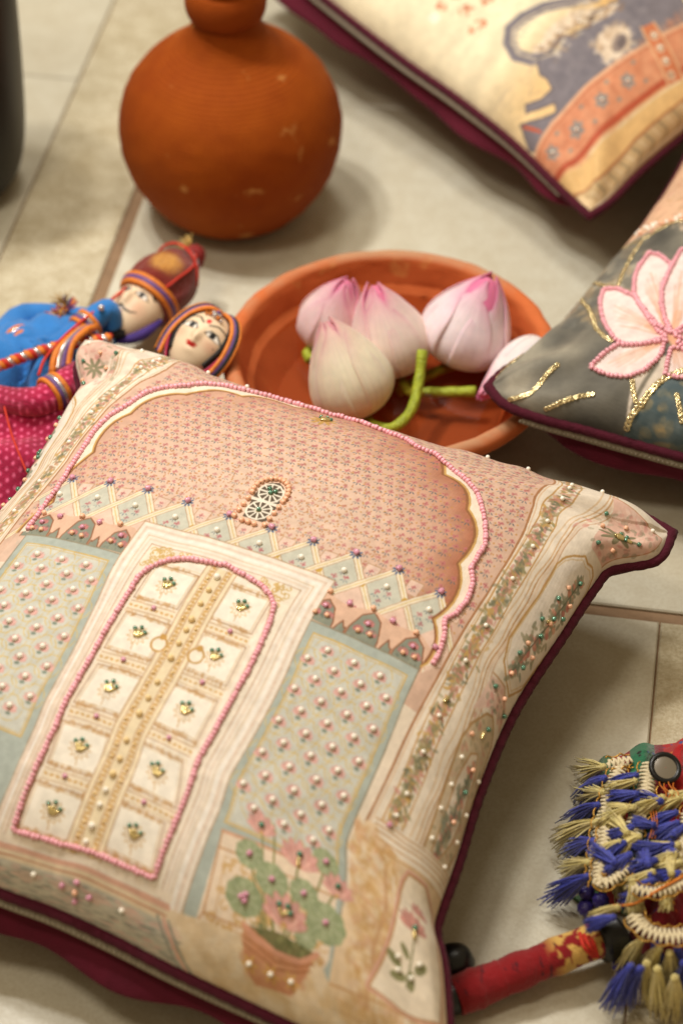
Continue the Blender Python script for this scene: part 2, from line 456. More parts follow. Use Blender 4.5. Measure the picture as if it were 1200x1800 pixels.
def paint_door():
    rng = random.Random(5)
    K = Canvas(1800, (236, 216, 186))
    K.mottle(.05, 6, 3)
    br, tan, cream, peach = (176, 128, 84), (206, 170, 124), (240, 222, 194), (226, 182, 152)
    vs = np.linspace(0, 1, 80)
    # arch wall and spandrels
    edge = [(col_edge(v), v) for v in np.linspace(.0, .56, 40)]
    K.poly(edge+[(1-x, y) for x, y in edge[::-1]], (219, 180, 150))
    inner = K.mask(arch_line(0)+[(.832, .56), (.160, .56)])
    # printed shading inside the arch: warm rust at the scalloped rim fading to pale rose
    small = Canvas(225, (0, 0, 0)); A = np.array(arch_line(0)); X, Y = np.meshgrid(small.g, small.g); D = np.full(X.shape, 9.)
    for p in A: D = np.minimum(D, np.hypot(X-p[0], Y-p[1]))
    D = np.kron(D, np.ones((8, 8)))
    X, Y = np.meshgrid(K.g, K.g)
    rim = np.exp(-D/.055)*np.clip(.42+1.2*(X-.3), .32, 1)*np.clip((.52-Y)/.1, 0, 1)
    base = np.array([226, 189, 159.])/255; rust = np.array([170, 96, 62.])/255
    sh = base*(1-rim[..., None]*.95)+rust*rim[..., None]*.95
    mid = np.exp(-((X-.49)/.19)**2-((Y-.35)/.10)**2)[..., None]*.5
    sh = sh*(1-mid)+np.array([233, 204, 173.])/255*mid
    K.a = np.where(inner[..., None], sh, K.a).astype(np.float32)
    n = 0
    for r in range(30):
        for c in range(50):
            x = .085+c*.0178+.0089*(r % 2)+rng.uniform(-.002, .002); y = .012+r*.0168+rng.uniform(-.002, .002)
            if not (1-col_edge(y)+.008 < x < col_edge(y)-.006): continue
            f = math.exp(-((x-.5)/.17)**2-((y-.36)/.075)**2)
            if min(abs(x-p[0])+abs(y-p[1]) for p in A[::4]) < .018: continue
            K.sprig(x, y, .0073*(1-.3*f), rng, a=1.0*(1-.45*f))
            K.ell(x+.0102, y+.001, .0016, .0016, (196, 138, 70), .8)
            for _ in range(2+int(5*f)):
                K.ell(x+rng.uniform(-.01, .01), y+rng.uniform(-.01, .01), .0022, .0011, (190, 128, 84), .75, rng.uniform(0, 3))
    # lattice of diamonds under the studs
    g1, g2 = (204, 199, 174), (234, 198, 170)
    for k, (u, v) in enumerate(STUDS):
        h = .0348
        K.poly([(u-h, v+.040), (u, v+.002), (u+h, v+.040), (u, v+.080)], g1)
        K.poly([(u, v+.080), (u+h, v+.040), (u+2*h, v+.080), (u+h, v+.118)], g2)
        K.rect(u+h-.011, v+.006, u+h+.011, v+.030, (236, 202, 176), .8); K.box(u+h-.011, v+.006, u+h+.011, v+.030, .0016, (190, 150, 110), .8)
        K.sprig(u+h, v+.018, .006, rng)
        for cx, cy in ((u, v+.044), (u+h, v+.083)):
            K.sprig(cx-.008, cy+.003, .0075, rng, (190, 110, 108), (112, 124, 124)); K.sprig(cx+.009, cy-.001, .0068, rng, (190, 110, 108), (112, 124, 124)); K.sprig(cx, cy-.010, .006, rng)
            K.sprig(cx+.001, cy+.015, .0065, rng, (170, 104, 104), (100, 116, 124))
    for k, (u, v) in enumerate(STUDS):
        for d in (-1, 1):
            p, q = (u, v), (u+d*.0348*3, v+.120)
            K.line([p, q], .0085, (238, 220, 186)); K.line([(p[0]-.0036*d, p[1]+.003), (q[0]-.0036*d, q[1]+.003)], .0013, br, .6)
            K.line([(p[0]+.0042*d, p[1]-.0022), (q[0]+.0042*d, q[1]-.0022)], .0013, br, .6); K.line([p, q], .0012, (214, 176, 92), .9)
        K.ell(u+.0348, v+.041, .0045, .0045, (206, 160, 66))
        for t in range(8): K.ell(u+.0065*math.cos(t*.785), v+.0058*math.sin(t*.785), .0032, .0016, (96, 108, 132), 1, t*.785)
    # spandrel of little niches over the two screens
    for mir in (0, 1):
        M = (lambda x: 1-x) if mir else (lambda x: x)
        pts = lambda L: [(M(x), y) for x, y in L]
        K.poly(pts([(.648, .470), (.660, .462), (.70, .468), (.736, .458), (.77, .466), (.81, .460), (.836, .474), (.836, .51), (.648, .512)]), (228, 184, 150))
        for cx, hw, top in ((.669, .0215, .470), (.737, .0240, .462), (.809, .0235, .466), (.702, .0085, .492), (.774, .0085, .490)):
            L = [(cx-hw, .509), (cx-hw*.98, .5+(top-.47)*.5), (cx-hw*.62, top+.010), (cx, top), (cx+hw*.62, top+.010), (cx+hw*.98, .5), (cx+hw, .509)]
            K.poly(pts(L), (140, 142, 120)); K.line(pts(L), .0022, (150, 96, 62))
            if hw > .015:
                for dx, dy in ((0, -.026), (-.010, -.012), (.010, -.013)):
                    K.lotus(M(cx+dx), .509+dy, .0095, (206, 130, 118), (160, 90, 84), (226, 180, 140))
                K.blobs(M(cx)-hw*.7, .488, M(cx)+hw*.7, .507, 22, .0028, [(150, 150, 120), (90, 100, 84)], rng)
        # side screens
        X_ = (lambda x: 1.01-x) if mir else (lambda x: x)
        wp = lambda L: [(warp(X_(x), y), y) for x, y in L]
        def quad(x0, x1, y0, y1, dy=.004): return [(warp(X_(x0), v), v) for v in np.linspace(y0+dy, y1+dy, 20)]+[(warp(X_(x1), v), v) for v in np.linspace(y1, y0, 20)]
        Q = quad(.655, .831, .507, .925); K.poly(Q, (176, 181, 164))
        K.blobs(min(M(.655), M(.825)), .51, max(M(.655), M(.825)), .92, 260, .008, [(162, 171, 154), (190, 192, 172)], rng, .35)
        K.line(Q+Q[:1], .002, (146, 134, 106))
        Q = quad(.672, .819, .523, .803); K.poly(Q, (206, 202, 182)); K.line(Q+Q[:1], .0024, (206, 170, 96))
        Q = quad(.6755, .8155, .527, .800); K.line(Q+Q[:1], .0012, (206, 170, 96), .8)
        for (u, v) in PANEL_FLOWERS:
            if v > .795: continue
            u = warp(X_(u), v)
            for t in range(6):
                a0 = t*1.047
                K.line([(u+.0185*math.cos(a0+.2*k), v+.0185*math.sin(a0+.2*k)) for k in (0, 2, 4)], .0017, (214, 180, 104), .7)
            K.lotus(u, v+.005, .0122, (232, 180, 162), (210, 144, 128), (170, 150, 120)); K.ell(u, v+.009, .004, .0022, (128, 138, 118))
    # door case
    def case(d): return wl(.350+d, .938-d*.2, .446+d*1.0)+wl(.660-d, .440+d, .930-d*.2)
    K.poly(case(0), (241, 225, 200))
    for d, c, wd in ((0, br, .0022), (.009, (222, 190, 160), .004), (.015, (250, 240, 222), .004), (.021, tan, .0016), (.027, (228, 200, 168), .003), (.034, br, .0018)): K.line(case(d), wd, c, .55)
    K.poly(case(.036), (240, 224, 194))
    K.scroll(.39, .478, .45, .515, 50, .006, (206, 164, 88), rng); K.scroll(.56, .478, .61, .515, 50, .006, (206, 164, 88), rng)
    dl = door_line()
    K.poly(dl, (243, 228, 200))
    K.line([(x*.96+.5*.04, y*.985+.0105) for x, y in dl], .0018, br, .7); K.line(dl, .005, (220, 180, 150), .4)
    # scalloped inner rim of the door head
    # leaves: panels, rails, meeting stile
    for (u, v) in DOOR_LOTUS:
        L = u < .5; hw = .0345; hh = .030
        K.rect(u-hw, v-hh, u+hw, v+hh, (247, 234, 208))
        for d, c in ((0, (160, 112, 70)), (.0035, (214, 184, 140)), (-.004, (226, 200, 160))):
            K.box(u-hw+d, v-hh+d, u+hw-d, v+hh-d, .0018, c, .75)
        K.blobs(u-hw, v-hh-.002, u+hw, v-hh+.003, 26, .004, [(190, 140, 80)], rng, .5); K.blobs(u-hw, v+hh-.003, u+hw, v+hh+.002, 26, .004, [(190, 140, 80)], rng, .5)
        for t in range(11):
            a0 = t*.571; K.line([(u+.004*math.cos(a0), v+.004*math.sin(a0)), (u+.0105*math.cos(a0-.2), v+.0105*math.sin(a0-.2)), (u+.0155*math.cos(a0), v+.0145*math.sin(a0)), (u+.0105*math.cos(a0+.2), v+.0105*math.sin(a0+.2))], .0011, (206, 158, 92), .8)
        K.line([(u, v+.012), (u+.001, v+.022)], .0013, (200, 150, 84), .8)
        y = v+.0425
        if v < .86:
            K.rect(u-hw-.002, y-.0065, u+hw+.002, y+.0065, (240, 220, 184)); K.line([(u-hw, y-.0065), (u+hw, y-.0065)], .0014, br, .7); K.line([(u-hw, y+.0065), (u+hw, y+.0065)], .0014, br, .7)
            for k in range(9): K.ell(u-hw+.008*k+.003, y, .003, .0017, (208, 158, 84), .9, .4*(-1)**k)
    mid = lambda v: warp(.505, v)
    ms = np.linspace(.488, .925, 30)
    K.poly([(mid(v)-.024, v) for v in ms]+[(mid(v)+.024, v) for v in ms[::-1]], (240, 218, 176))
    K.poly([(mid(v)-.0075, v) for v in ms]+[(mid(v)+.0075, v) for v in ms[::-1]], (236, 214, 170))
    for o in (-.024, -.0165, -.008, .008, .0165, .024): K.line([(mid(v)+o, v) for v in ms], .0015, br, .75)
    for k in range(70):
        v = .49+k*.0062
        for o in (-.0122, .0122): K.ell(mid(v)+o, v, .0034, .0022, (204, 156, 84), .9, .5*(-1)**k)
    for (u, v) in ((.480, .627), (.537, .624)):
        K.ell(u, v, .0125, .0125, (196, 148, 74)); K.ell(u, v, .0095, .0095, (246, 230, 200)); K.ell(u, v-.012, .005, .005, (200, 150, 70))
    # pierced vent in the wall
    K.poly([(.470, .396), (.463, .35), (.466, .325), (.478, .308), (.492, .303), (.507, .312), (.516, .335), (.518, .396)], (236, 200, 168))
    K.poly([(.475, .390), (.469, .35), (.472, .330), (.481, .316), (.492, .311), (.503, .318), (.511, .338), (.512, .390)], (92, 74, 54))
    for cy in (.335, .371):
        for t in range(10):
            a0 = t*.628; K.line([(.4905, cy), (.4905+.019*math.cos(a0), cy+.018*math.sin(a0))], .0028, (246, 234, 206))
            K.line([(.4905+.019*math.cos(a0), cy+.018*math.sin(a0)), (.4905+.019*math.cos(a0+.628), cy+.018*math.sin(a0+.628))], .0026, (246, 234, 206))
        K.ell(.4905, cy, .004, .004, (160, 140, 90))
    K.rect(.468, .350, .513, .3555, (246, 232, 204))
    # arch rim bands
    K.poly(arch_line(0)+ARCH_BEADS[::-1], (241, 224, 194)); K.line(ARCH_BEADS, .006, (236, 206, 180), .7); K.line(arch_line(0), .004, (150, 96, 52)); K.line(arch_line(.0035), .003, (206, 160, 84))
    # little lotus at the arch head
    for t in range(9): K.ell(.465+.012*math.cos(t*.7), .140+.010*math.sin(t*.7), .009, .0028, (196, 150, 74), 1, t*.7)
    # side columns
    for mir in (0, 1):
        M = (lambda x: 1-x) if mir else (lambda x: x)
        pts = lambda L: [(M(x), y) for x, y in L]
        cv = np.linspace(0, .76, 60) if not mir else np.linspace(0, 1, 60)
        K.poly(pts([(col_edge(v), v) for v in cv]+[(1.0, v) for v in cv[::-1]]), (240, 222, 194))
        K.line(pts([(col_edge(v), v) for v in cv]), .0034, (176, 120, 74)); K.line(pts([(col_edge(v)+.005, v) for v in cv]), .002, (226, 190, 150))
        K.line(pts([(vine_x(v)-.0145, v) for v in cv]), .0022, (200, 152, 90)); K.line(pts([(vine_x(v)+.0145, v) for v in cv]), .0022, (200, 152, 90))
        for k in range(1400):
            v = rng.uniform(0, .8 if not mir else 1); x = vine_x(v)+rng.gauss(0, .0058)
            c = rng.choice([(150, 140, 96), (120, 118, 88), (204, 160, 86), (214, 150, 130), (190, 130, 100), (170, 150, 104)])
            K.ell(M(x), v, .0052, .0022, c, rng.uniform(.35, .9), rng.uniform(0, 3))
        for j, (o, c, wd) in enumerate([(.004, (214, 170, 120), .0022), (.010, (196, 146, 94), .0024), (.0145, (236, 206, 172), .004), (-.005, (222, 186, 140), .0022), (.019, (206, 160, 118), .0018)]):
            K.line(pts([(mould_x(v)+o+.0022*math.sin(v*38+j*.4)+.0012*math.sin(v*83), v) for v in cv]), wd, c, .85)
        # corner patch
        K.poly(pts([(.868, .074), (.972, .062), (.984, .172), (.948, .178), (.925, .150)]), (230, 186, 160)); K.line(pts([(.868, .074), (.972, .062), (.984, .172)]), .002, (196, 140, 96))
        K.blobs(min(M(.89), M(.98)), .07, max(M(.89), M(.98)), .17, 120, .006, [(214, 140, 124), (150, 140, 110), (240, 208, 182)], rng, .6)
        for t in range(8): K.ell(M(.938+.014*math.cos(t*.785)), .128+.014*math.sin(t*.785), .012, .004, (128, 120, 84), .9, (t*.785)*(-1 if mir else 1))
        # upper cartouche
        c1 = [(.921, .30), (.918, .245), (.924, .225), (.932, .213), (.940, .205), (.948, .196), (.958, .198), (.968, .192), (.980, .196), (.992, .215), (.997, .30), (.990, .40), (.972, .432), (.955, .425), (.935, .41), (.922, .38), (.921, .30)]
        K.poly(pts(c1), (246, 230, 206)); K.line(pts(c1), .0032, (200, 152, 84)); K.line(pts([(x*.93+.958*.07, y*.94+.31*.06) for x, y in c1]), .0014, (222, 186, 130))
        def spray(p, q, n, w):
            for k in range(n):
                f = k/(n-1.); x, y = p[0]+(q[0]-p[0])*f, p[1]+(q[1]-p[1])*f; s = w*(1-abs(2*f-1)**2*.7)
                for _ in range(4):
                    K.ell(M(x+rng.gauss(0, s)), y+rng.gauss(0, .006), .0062, .0026, rng.choice([(146, 144, 112), (166, 158, 122), (130, 134, 108)]), .75, rng.uniform(0, 3))
                K.ell(M(x+rng.gauss(0, s*.8)), y+rng.gauss(0, .005), .0048, .0044, rng.choice([(222, 148, 122), (206, 126, 108), (232, 172, 140)]), .9)
            K.line(pts([p, q]), .0018, (110, 112, 84))
        spray((.966, .226), (.954, .414), 34, .009)
        # spandrel between cartouches
        K.poly(pts([(.930, .440), (.955, .432), (.985, .448), (.990, .475), (.955, .468), (.926, .50)]), (234, 196, 170)); K.line(pts([(.93, .435), (.958, .432), (.99, .470)]), .0026, (200, 156, 110))
        K.blobs(min(M(.935), M(.985)), .44, max(M(.935), M(.985)), .475, 40, .005, [(214, 140, 124), (130, 130, 100)], rng)
        c2 = [(.926, .70), (.927, .54), (.934, .515), (.943, .498), (.950, .484), (.962, .478), (.974, .486), (.985, .50), (.992, .56), (.985, .66), (.965, .715), (.940, .72), (.926, .70)]
        K.poly(pts(c2), (220, 196, 158)); K.blobs(min(M(.928), M(.985)), .49, max(M(.928), M(.985)), .70, 160, .005, [(214, 150, 124), (150, 140, 104), (232, 206, 170)], rng, .6); K.line(pts(c2), .003, (186, 142, 84))
        c3 = [(.939, .69), (.941, .585), (.950, .545), (.962, .535), (.972, .555), (.974, .61), (.966, .66), (.950, .70), (.939, .69)]
        K.poly(pts(c3), (244, 226, 200)); K.line(pts(c3), .0022, (200, 152, 96))
        spray((.962, .556), (.948, .690), 22, .0055)
        if mir: continue
        # pier at the foot of the column
        K.poly([(.842, .715), (1, .70), (1, 1), (.80, 1), (.815, .86)], (236, 204, 160))
        K.blobs(.83, .72, .90, .93, 620, .0075, [(206, 158, 92), (224, 184, 126), (240, 216, 178), (214, 164, 120)], rng, .55)
        for k in range(9):
            x = .885+.013*k
            K.line([(x, .755), (x-.006, .80), (x-.022, .85), (x-.030, .93)], .0026 if k % 2 else .005, [(206, 158, 108), (246, 228, 198), (228, 188, 150)][k % 3], .8)
        K.poly([(.852, .706), (.90, .700), (1, .684), (1, .716), (.90, .730), (.866, .722)], (244, 226, 198))
        for d in (0, .006, .012, .020, .030): K.line([(.852+d*.4, .706+d), (.90, .704+d), (1, .686+d)], .0020, (200, 152, 96), .8)
        pc = [(.920, .738), (.950, .734), (.975, .750), (.968, .80), (.972, .84), (.962, .895), (.90, .910), (.858, .905), (.872, .87), (.886, .83), (.898, .79), (.920, .738)]
        K.line(pc, .010, (222, 168, 140)); K.poly(pc, (243, 224, 192)); K.line(pc, .0024, (190, 140, 84))
        for (x, y, r, t) in ((.890, .851, .012, .5), (.896, .868, .012, -.3), (.930, .847, .012, 2.5), (.914, .866, .012, 1.6), (.906, .836, .009, .9)): K.ell(x, y, r, r*.5, (136, 132, 84), .95, t)
        K.line([(.908, .875), (.918, .83), (.926, .79)], .0024, (128, 124, 80))
        K.lotus(.921, .806, .024, (222, 156, 136), (180, 110, 96), (190, 150, 80)); K.lotus(.938, .778, .016, (222, 156, 136), (180, 110, 96), (190, 150, 80))
        for k in range(6): K.line([(.79, .925+.012*k), (.90, .915+.013*k), (1, .90+.015*k)], .003, [(200, 150, 96), (230, 190, 140), (190, 140, 90)][k % 3], .7)
        K.blobs(.79, .93, .99, .97, 260, .006, [(206, 158, 92), (224, 184, 126)], rng, .5)
    # cabinet and floor strip
    K.poly([(.655, .818), (.812, .806), (.806, .90), (.790, .935), (.640, .948)], (240, 214, 180)); K.line([(.655, .818), (.812, .806)], .004, (212, 160, 124)); K.line([(.655, .838), (.81, .828)], .0022, (200, 150, 100))
    K.line([(.655, .818), (.650, .915), (.636, .94)], .0022, (196, 146, 100)); K.scroll(.658, .842, .80, .925, 130, .008, (212, 166, 96), rng, .6); K.box(.664, .845, .70, .918, .0016, (206, 160, 100), .7)
    K.line([(.650, .915), (.80, .905)], .002, (200, 150, 100))
    K.poly([(.33, .94), (.62, .926), (.80, .912), (.86, 1), (.30, 1)], (234, 208, 168))
    K.blobs(.62, .93, .86, 1., 160, .014, [(214, 178, 124), (240, 220, 186)], rng, .35)
    for d, c, wd in ((-.012, (240, 220, 190), .008), (-.002, (222, 170, 140), .007), (.008, (204, 146, 110), .0022)):
        K.line([(.08, .955+d), (.40, .938+d), (.606, .928+d)], wd, c)
    K.poly([(.06, .968), (.40, .952), (.606, .942), (.640, 1), (.06, 1)], (206, 196, 170))
    for k in range(900):
        x = rng.uniform(.06, .625); y = rng.uniform(.955-.04*(x-.4)*1.2, 1)
        K.ell(x, y, .006, .0012, rng.choice([(140, 140, 122), (166, 160, 140), (230, 200, 176), (222, 170, 150), (150, 146, 130)]), rng.uniform(.3, .8), -.1)
    for k in range(8):
        cx = .30+.044*k; K.poly([(cx-.02, .975-.012*k*.3), (cx, .968-.012*k*.3), (cx+.02, .972-.012*k*.3), (cx, .984-.012*k*.3)], (226, 184, 158), .5)
    for d, c in ((0, (150, 150, 132)), (.008, (222, 164, 140)), (.014, (150, 148, 130))): K.line([(.596+d, .940), (.634+d, 1)], .0035, c, .9)
    # lotus in a pot
    for (x, y) in ((.694, .83), (.726, .846), (.695, .879), (.768, .843), (.799, .863), (.794, .793), (.705, .791), (.758, .801), (.811, .814), (.722, .782)):
        K.line([(x, y), (.6*x+.4*.742, .88), (.742+(x-.742)*.35, .905)], .0026, (134, 132, 74))
    for (x, y, r) in ((.694, .83, .0185), (.726, .846, .0215), (.695, .879, .0235), (.768, .843, .019), (.799, .863, .026), (.794, .793, .018), (.775, .888, .014)):
        for t in range(9): K.ell(x+r*.55*math.cos(t*.698), y+r*.48*math.sin(t*.698), r*.48, r*.42, (164, 170, 124) if t % 2 else (150, 158, 112), 1)
        K.ell(x, y, r*.6, r*.5, (158, 164, 118))
        for t in range(9): K.line([(x, y), (x+r*.85*math.cos(t*.698+.3), y+r*.75*math.sin(t*.698+.3))], .0012, (196, 198, 160), .8)
    for (x, y, r) in ((.705, .797, .025), (.758, .812, .033), (.747, .884, .036), (.811, .822, .026)):
        r = r*.88; K.lotus(x, y, r, (232, 172, 154), (206, 130, 116), (206, 160, 84))
        K.lotus(x, y+.003, r*.7, (240, 184, 162), (206, 130, 114), (206, 160, 84))
    K.poly([(.699, .906), (.703, .935), (.711, .956), (.722, .966), (.764, .957), (.779, .926), (.790, .899)], (206, 142, 98))
    K.blobs(.705, .915, .78, .955, 60, .010, [(190, 122, 80), (222, 164, 118)], rng, .4)
    K.poly([(.706, .906), (.745, .897), (.786, .899), (.775, .912), (.74, .917)], (120, 112, 66)); K.blobs(.71, .899, .78, .912, 40, .004, [(90, 96, 50), (150, 146, 90)], rng, .7)
    K.line([(.699, .907), (.715, .916), (.742, .920), (.772, .914), (.791, .900)], .006, (220, 156, 120)); K.line([(.700, .919), (.742, .930), (.788, .911)], .0018, (170, 108, 62)); K.line([(.701, .927), (.742, .938), (.785, .919)], .0018, (170, 108, 62))
    for x, y in ((.713, .946), (.739, .946), (.763, .940)):
        for t in range(6): K.ell(x+.006*math.cos(t), y+.006*math.sin(t), .005, .0018, (220, 172, 90), .9, t)
    K.mottle(.07, 120, 8); K.a *= np.array([.965, .975, 1.02], np.float32)
    # fine gold print lines catch everywhere in the ground
    return K

LOTUS_PETALS = [
    [(.096, .702), (.122, .702), (.160, .722), (.202, .768), (.238, .804), (.254, .812), (.228, .836), (.202, .842), (.184, .834), (.150, .796), (.128, .766), (.106, .732), (.096, .702)],
    [(.176, .892), (.180, .876), (.184, .862), (.194, .844), (.225, .838), (.256, .820), (.262, .854), (.254, .884), (.238, .904), (.216, .906), (.195, .900), (.176, .892)],
    [(.132, .612), (.154, .618), (.186, .642), (.192, .670), (.200, .710), (.232, .772), (.256, .804), (.226, .786), (.198, .760), (.172, .734), (.154, .710), (.140, .680), (.132, .648), (.132, .612)],
    [(.184, .602), (.188, .640), (.194, .692), (.210, .736), (.228, .764), (.258, .804), (.272, .770), (.280, .720), (.268, .660), (.236, .620), (.184, .602)],
    [(.270, .832), (.276, .860), (.284, .884), (.306, .886), (.330, .880), (.330, .856), (.300, .832), (.270, .832)],
    [(.262, .806), (.290, .770), (.330, .740), (.370, .725), (.372, .765), (.340, .800), (.300, .815), (.262, .806)],
    [(.272, .818), (.310, .822), (.350, .830), (.390, .860), (.350, .872), (.310, .850), (.272, .818)]]
SEQUINS = [[(.014, .952), (.022, .926), (.036, .902), (.036, .876)], [(.084, .984), (.112, .960), (.118, .940), (.122, .918), (.132, .896)], [(.144, .980), (.166, .962), (.184, .948), (.202, .940)],
           [(.050, .716), (.088, .744), (.114, .770), (.140, .804), (.166, .830), (.182, .838)], [(.050, .676), (.084, .688), (.118, .696)], [(.118, .696), (.108, .658), (.102, .616), (.096, .575)],
           [(.246, .908), (.254, .924), (.264, .940)], [(.262, .980), (.264, .960), (.272, .942), (.276, .922), (.282, .900), (.292, .882), (.304, .868), (.330, .850)], [(.314, .916), (.326, .936), (.334, .954)],
           [(.060, .582), (.100, .564), (.114, .546), (.130, .532), (.146, .520), (.18, .50)]]
def paint_lotus():
    rng = random.Random(15)
    K = Canvas(1200, (128, 126, 112))
    X, Y = np.meshgrid(K.g, K.g)
    n = vnoise(X*9, Y*9, 2)*.6+vnoise(X*23, Y*23, 4)*.4
    a = np.array([72, 70, 64.])/255; b = np.array([160, 152, 134.])/255
    t = np.clip((n-.25)*2, 0, 1)[..., None]; K.a[:] = a*(1-t)+b*t
    K.poly([(.262, .98), (.272, .942), (.282, .90), (.304, .868), (.40, .82), (1, .75), (1, 1), (.26, 1)], (76, 92, 96))
    K.blobs(.27, .87, .6, 1, 500, .012, [(60, 78, 84), (104, 116, 116), (180, 150, 100), (90, 100, 100)], rng, .5)
    K.blobs(.0, .60, .14, .80, 120, .02, [(70, 70, 66), (196, 160, 110), (110, 108, 100)], rng, .4)
    K.poly([(.0, .59), (.054, .570), (.092, .548), (.120, .536), (.146, .524), (.3, .45), (.6, .4), (.6, 0), (0, 0)], (224, 180, 146))
    K.blobs(.0, .30, .3, .55, 260, .008, [(214, 140, 120), (240, 206, 176), (180, 140, 100), (206, 160, 130)], rng, .6)
    K.poly([(.262, .98), (.246, .905), (.262, .85), (.30, .85)], (232, 216, 198), .9); K.line([(.258, .825), (.264, .87), (.262, .95)], .006, (120, 112, 96))
    for P in LOTUS_PETALS:
        K.poly(P, (240, 220, 214))
        c = np.mean(P, axis=0)
        for k in range(16):
            q = P[k*len(P)//16]; K.line([(.262, .812), (c[0]*.6+q[0]*.4, c[1]*.6+q[1]*.4)], .003, (224, 178, 156), .35)
        K.line([(.262, .812), tuple(c)], .014, (226, 178, 146), .25); K.line([(.262, .812), tuple(c*.5+np.array([.262, .812])*.5)], .010, (216, 150, 104), .35)
        K.line(P, .003, (232, 176, 170))
    for _ in range(3):
        pass
    K.mottle(.10, 90, 3)
    return K
def paint_elephant():
    rng = random.Random(25)
    K = Canvas(1200, (240, 225, 190))
    X, Y = np.meshgrid(K.g, K.g)
    gl = .9*np.exp(-((X-.32)/.10)**2-((Y-.77)/.08)**2)[..., None]+.45*np.exp(-((X-.10)/.10)**2-((Y-.77)/.08)**2)[..., None]
    K.a[:] = K.a*(1-np.clip(gl, 0, 1))+np.array([228, 160, 68.])/255*np.clip(gl, 0, 1)
    st = (vnoise(X*3+Y*40, Y*3, 7)-.5)[..., None]; K.a[:] = K.a*(1+.10*st)
    g, gd, cr = (126, 118, 124), (98, 92, 100), (228, 206, 180)
    def pl(L, c, a=1.): K.poly(L, c, a)
    body = [(.350, .715), (.328, .735), (.276, .722), (.246, .738), (.214, .728), (.188, .716), (.164, .722), (.142, .712), (.130, .720), (.120, .735), (.124, .748), (.118, .768), (.092, .764), (.066, .750), (.056, .760), (.078, .772), (.106, .786), (.098, .800), (.060, .782), (.034, .764), (.022, .786), (.012, .80), (.022, .815), (.080, .806), (.134, .810), (.212, .818), (.326, .830), (.42, .84), (.44, .78), (.40, .72)]
    pl(body, g); K.blobs(.13, .73, .36, .82, 200, .012, [(140, 132, 136), (110, 104, 112)], rng, .4)
    trunk = [(.30, .700), (.264, .680), (.222, .652), (.182, .638), (.150, .636), (.128, .652), (.118, .678), (.130, .704), (.162, .724), (.190, .720)]
    K.line(trunk, .022, g); K.line([(x+.004, y+.004) for x, y in trunk], .007, (196, 180, 160)); K.line(trunk, .003, gd)
    tus = [(.330, .735), (.290, .722), (.262, .700), (.225, .690), (.190, .688), (.165, .698), (.150, .690), (.142, .700), (.155, .716), (.19, .712), (.230, .720), (.258, .738), (.300, .748)]
    pl(tus, cr); K.blobs(.15, .69, .30, .74, 120, .006, [(206, 180, 140), (240, 224, 200), (170, 140, 110)], rng, .6)
    for k in range(9): K.ell(.155+.02*k, .704+.003*k, .007, .004, (180, 150, 118), .8, .8)
    K.ell(.262, .728, .007, .006, (70, 60, 50)); K.ell(.262, .728, .003, .003, (230, 210, 170))
    # ear with frill
    pl([(.225, .775), (.25, .760), (.285, .768), (.300, .790), (.285, .812), (.25, .818), (.225, .805)], cr)
    K.blobs(.22, .76, .30, .82, 130, .007, [(240, 220, 196), (190, 160, 130)], rng, .6); K.ell(.268, .797, .020, .013, (150, 132, 122), 1, -.3); K.ell(.272, .799, .012, .008, (112, 98, 96), 1, -.3)
    for _ in range(260):
        x, y = rng.uniform(.02, .40), rng.uniform(.70, .83)
        K.line([(x, y), (x+.012, y+.004*rng.uniform(-1, 1))], .0016, (98, 92, 102), .22)
    K.line(body+body[:1], .0035, (88, 80, 88), .8)
    for k in range(14): K.line([(.12+.012*k, .655-.001*k), (.128+.012*k, .668-.002*k)], .0018, (96, 90, 98), .7)
    for k in range(30): K.ell(.17+.0055*k, .712+.0012*k+.006*math.sin(k), .004, .0022, (150, 116, 84), .8, k)
    # girdle
    pl([(0, .815), (.022, .812), (.080, .804), (.134, .808), (.212, .816), (.326, .828), (.42, .842), (.6, .86), (.6, .93), (.38, .902), (.266, .894), (.170, .888), (.092, .880), (.0, .868)], (214, 142, 104))
    K.blobs(0, .82, .5, .90, 300, .012, [(226, 160, 120), (200, 122, 86)], rng, .4)
    for o, c, w in ((0, (232, 178, 140), .006), (.006, (180, 96, 62), .002)): K.line([(.0, .818+o), (.080, .806+o), (.134, .811+o), (.212, .819+o), (.326, .831+o), (.42, .845+o)], w, c)
    K.line([(0, .872), (.092, .884), (.170, .892), (.266, .898), (.38, .906), (.6, .935)], .012, (186, 84, 52)); K.line([(0, .880), (.092, .893), (.170, .901), (.266, .906), (.38, .914)], .004, (226, 170, 120))
    for (x, y) in ((.045, .842), (.105, .848), (.17, .852), (.235, .858)):
        for t in range(6): K.ell(x+.009*math.cos(t*1.047), y+.009*math.sin(t*1.047), .006, .004, (130, 136, 136), .9, t*1.047)
        K.ell(x, y, .004, .004, (206, 120, 84)); K.ell(x+.03, y-.018, .004, .003, (126, 140, 136)); K.ell(x+.03, y+.02, .004, .003, (126, 140, 136))
    pl([(.322, .800), (.352, .806), (.335, .915), (.300, .908)], (206, 120, 78)); K.line([(.322, .80), (.300, .908)], .004, (232, 184, 140)); K.line([(.352, .806), (.335, .915)], .004, (232, 184, 140))
    for k in range(4): K.ell(.334-.006*k, .826+.024*k, .008, .008, (226, 200, 170)); K.ell(.334-.006*k, .826+.024*k, .004, .004, (160, 110, 80))
    # saddle cloth bands
    pl([(0, .880), (.090, .898), (.174, .906), (.256, .910), (.6, .94), (.6, .97), (.312, .945), (.188, .940), (.08, .942), (0, .92)], (232, 190, 128))
    pl([(0, .92), (.08, .942), (.188, .940), (.312, .945), (.6, .97), (.6, 1), (0, 1)], (206, 176, 130))
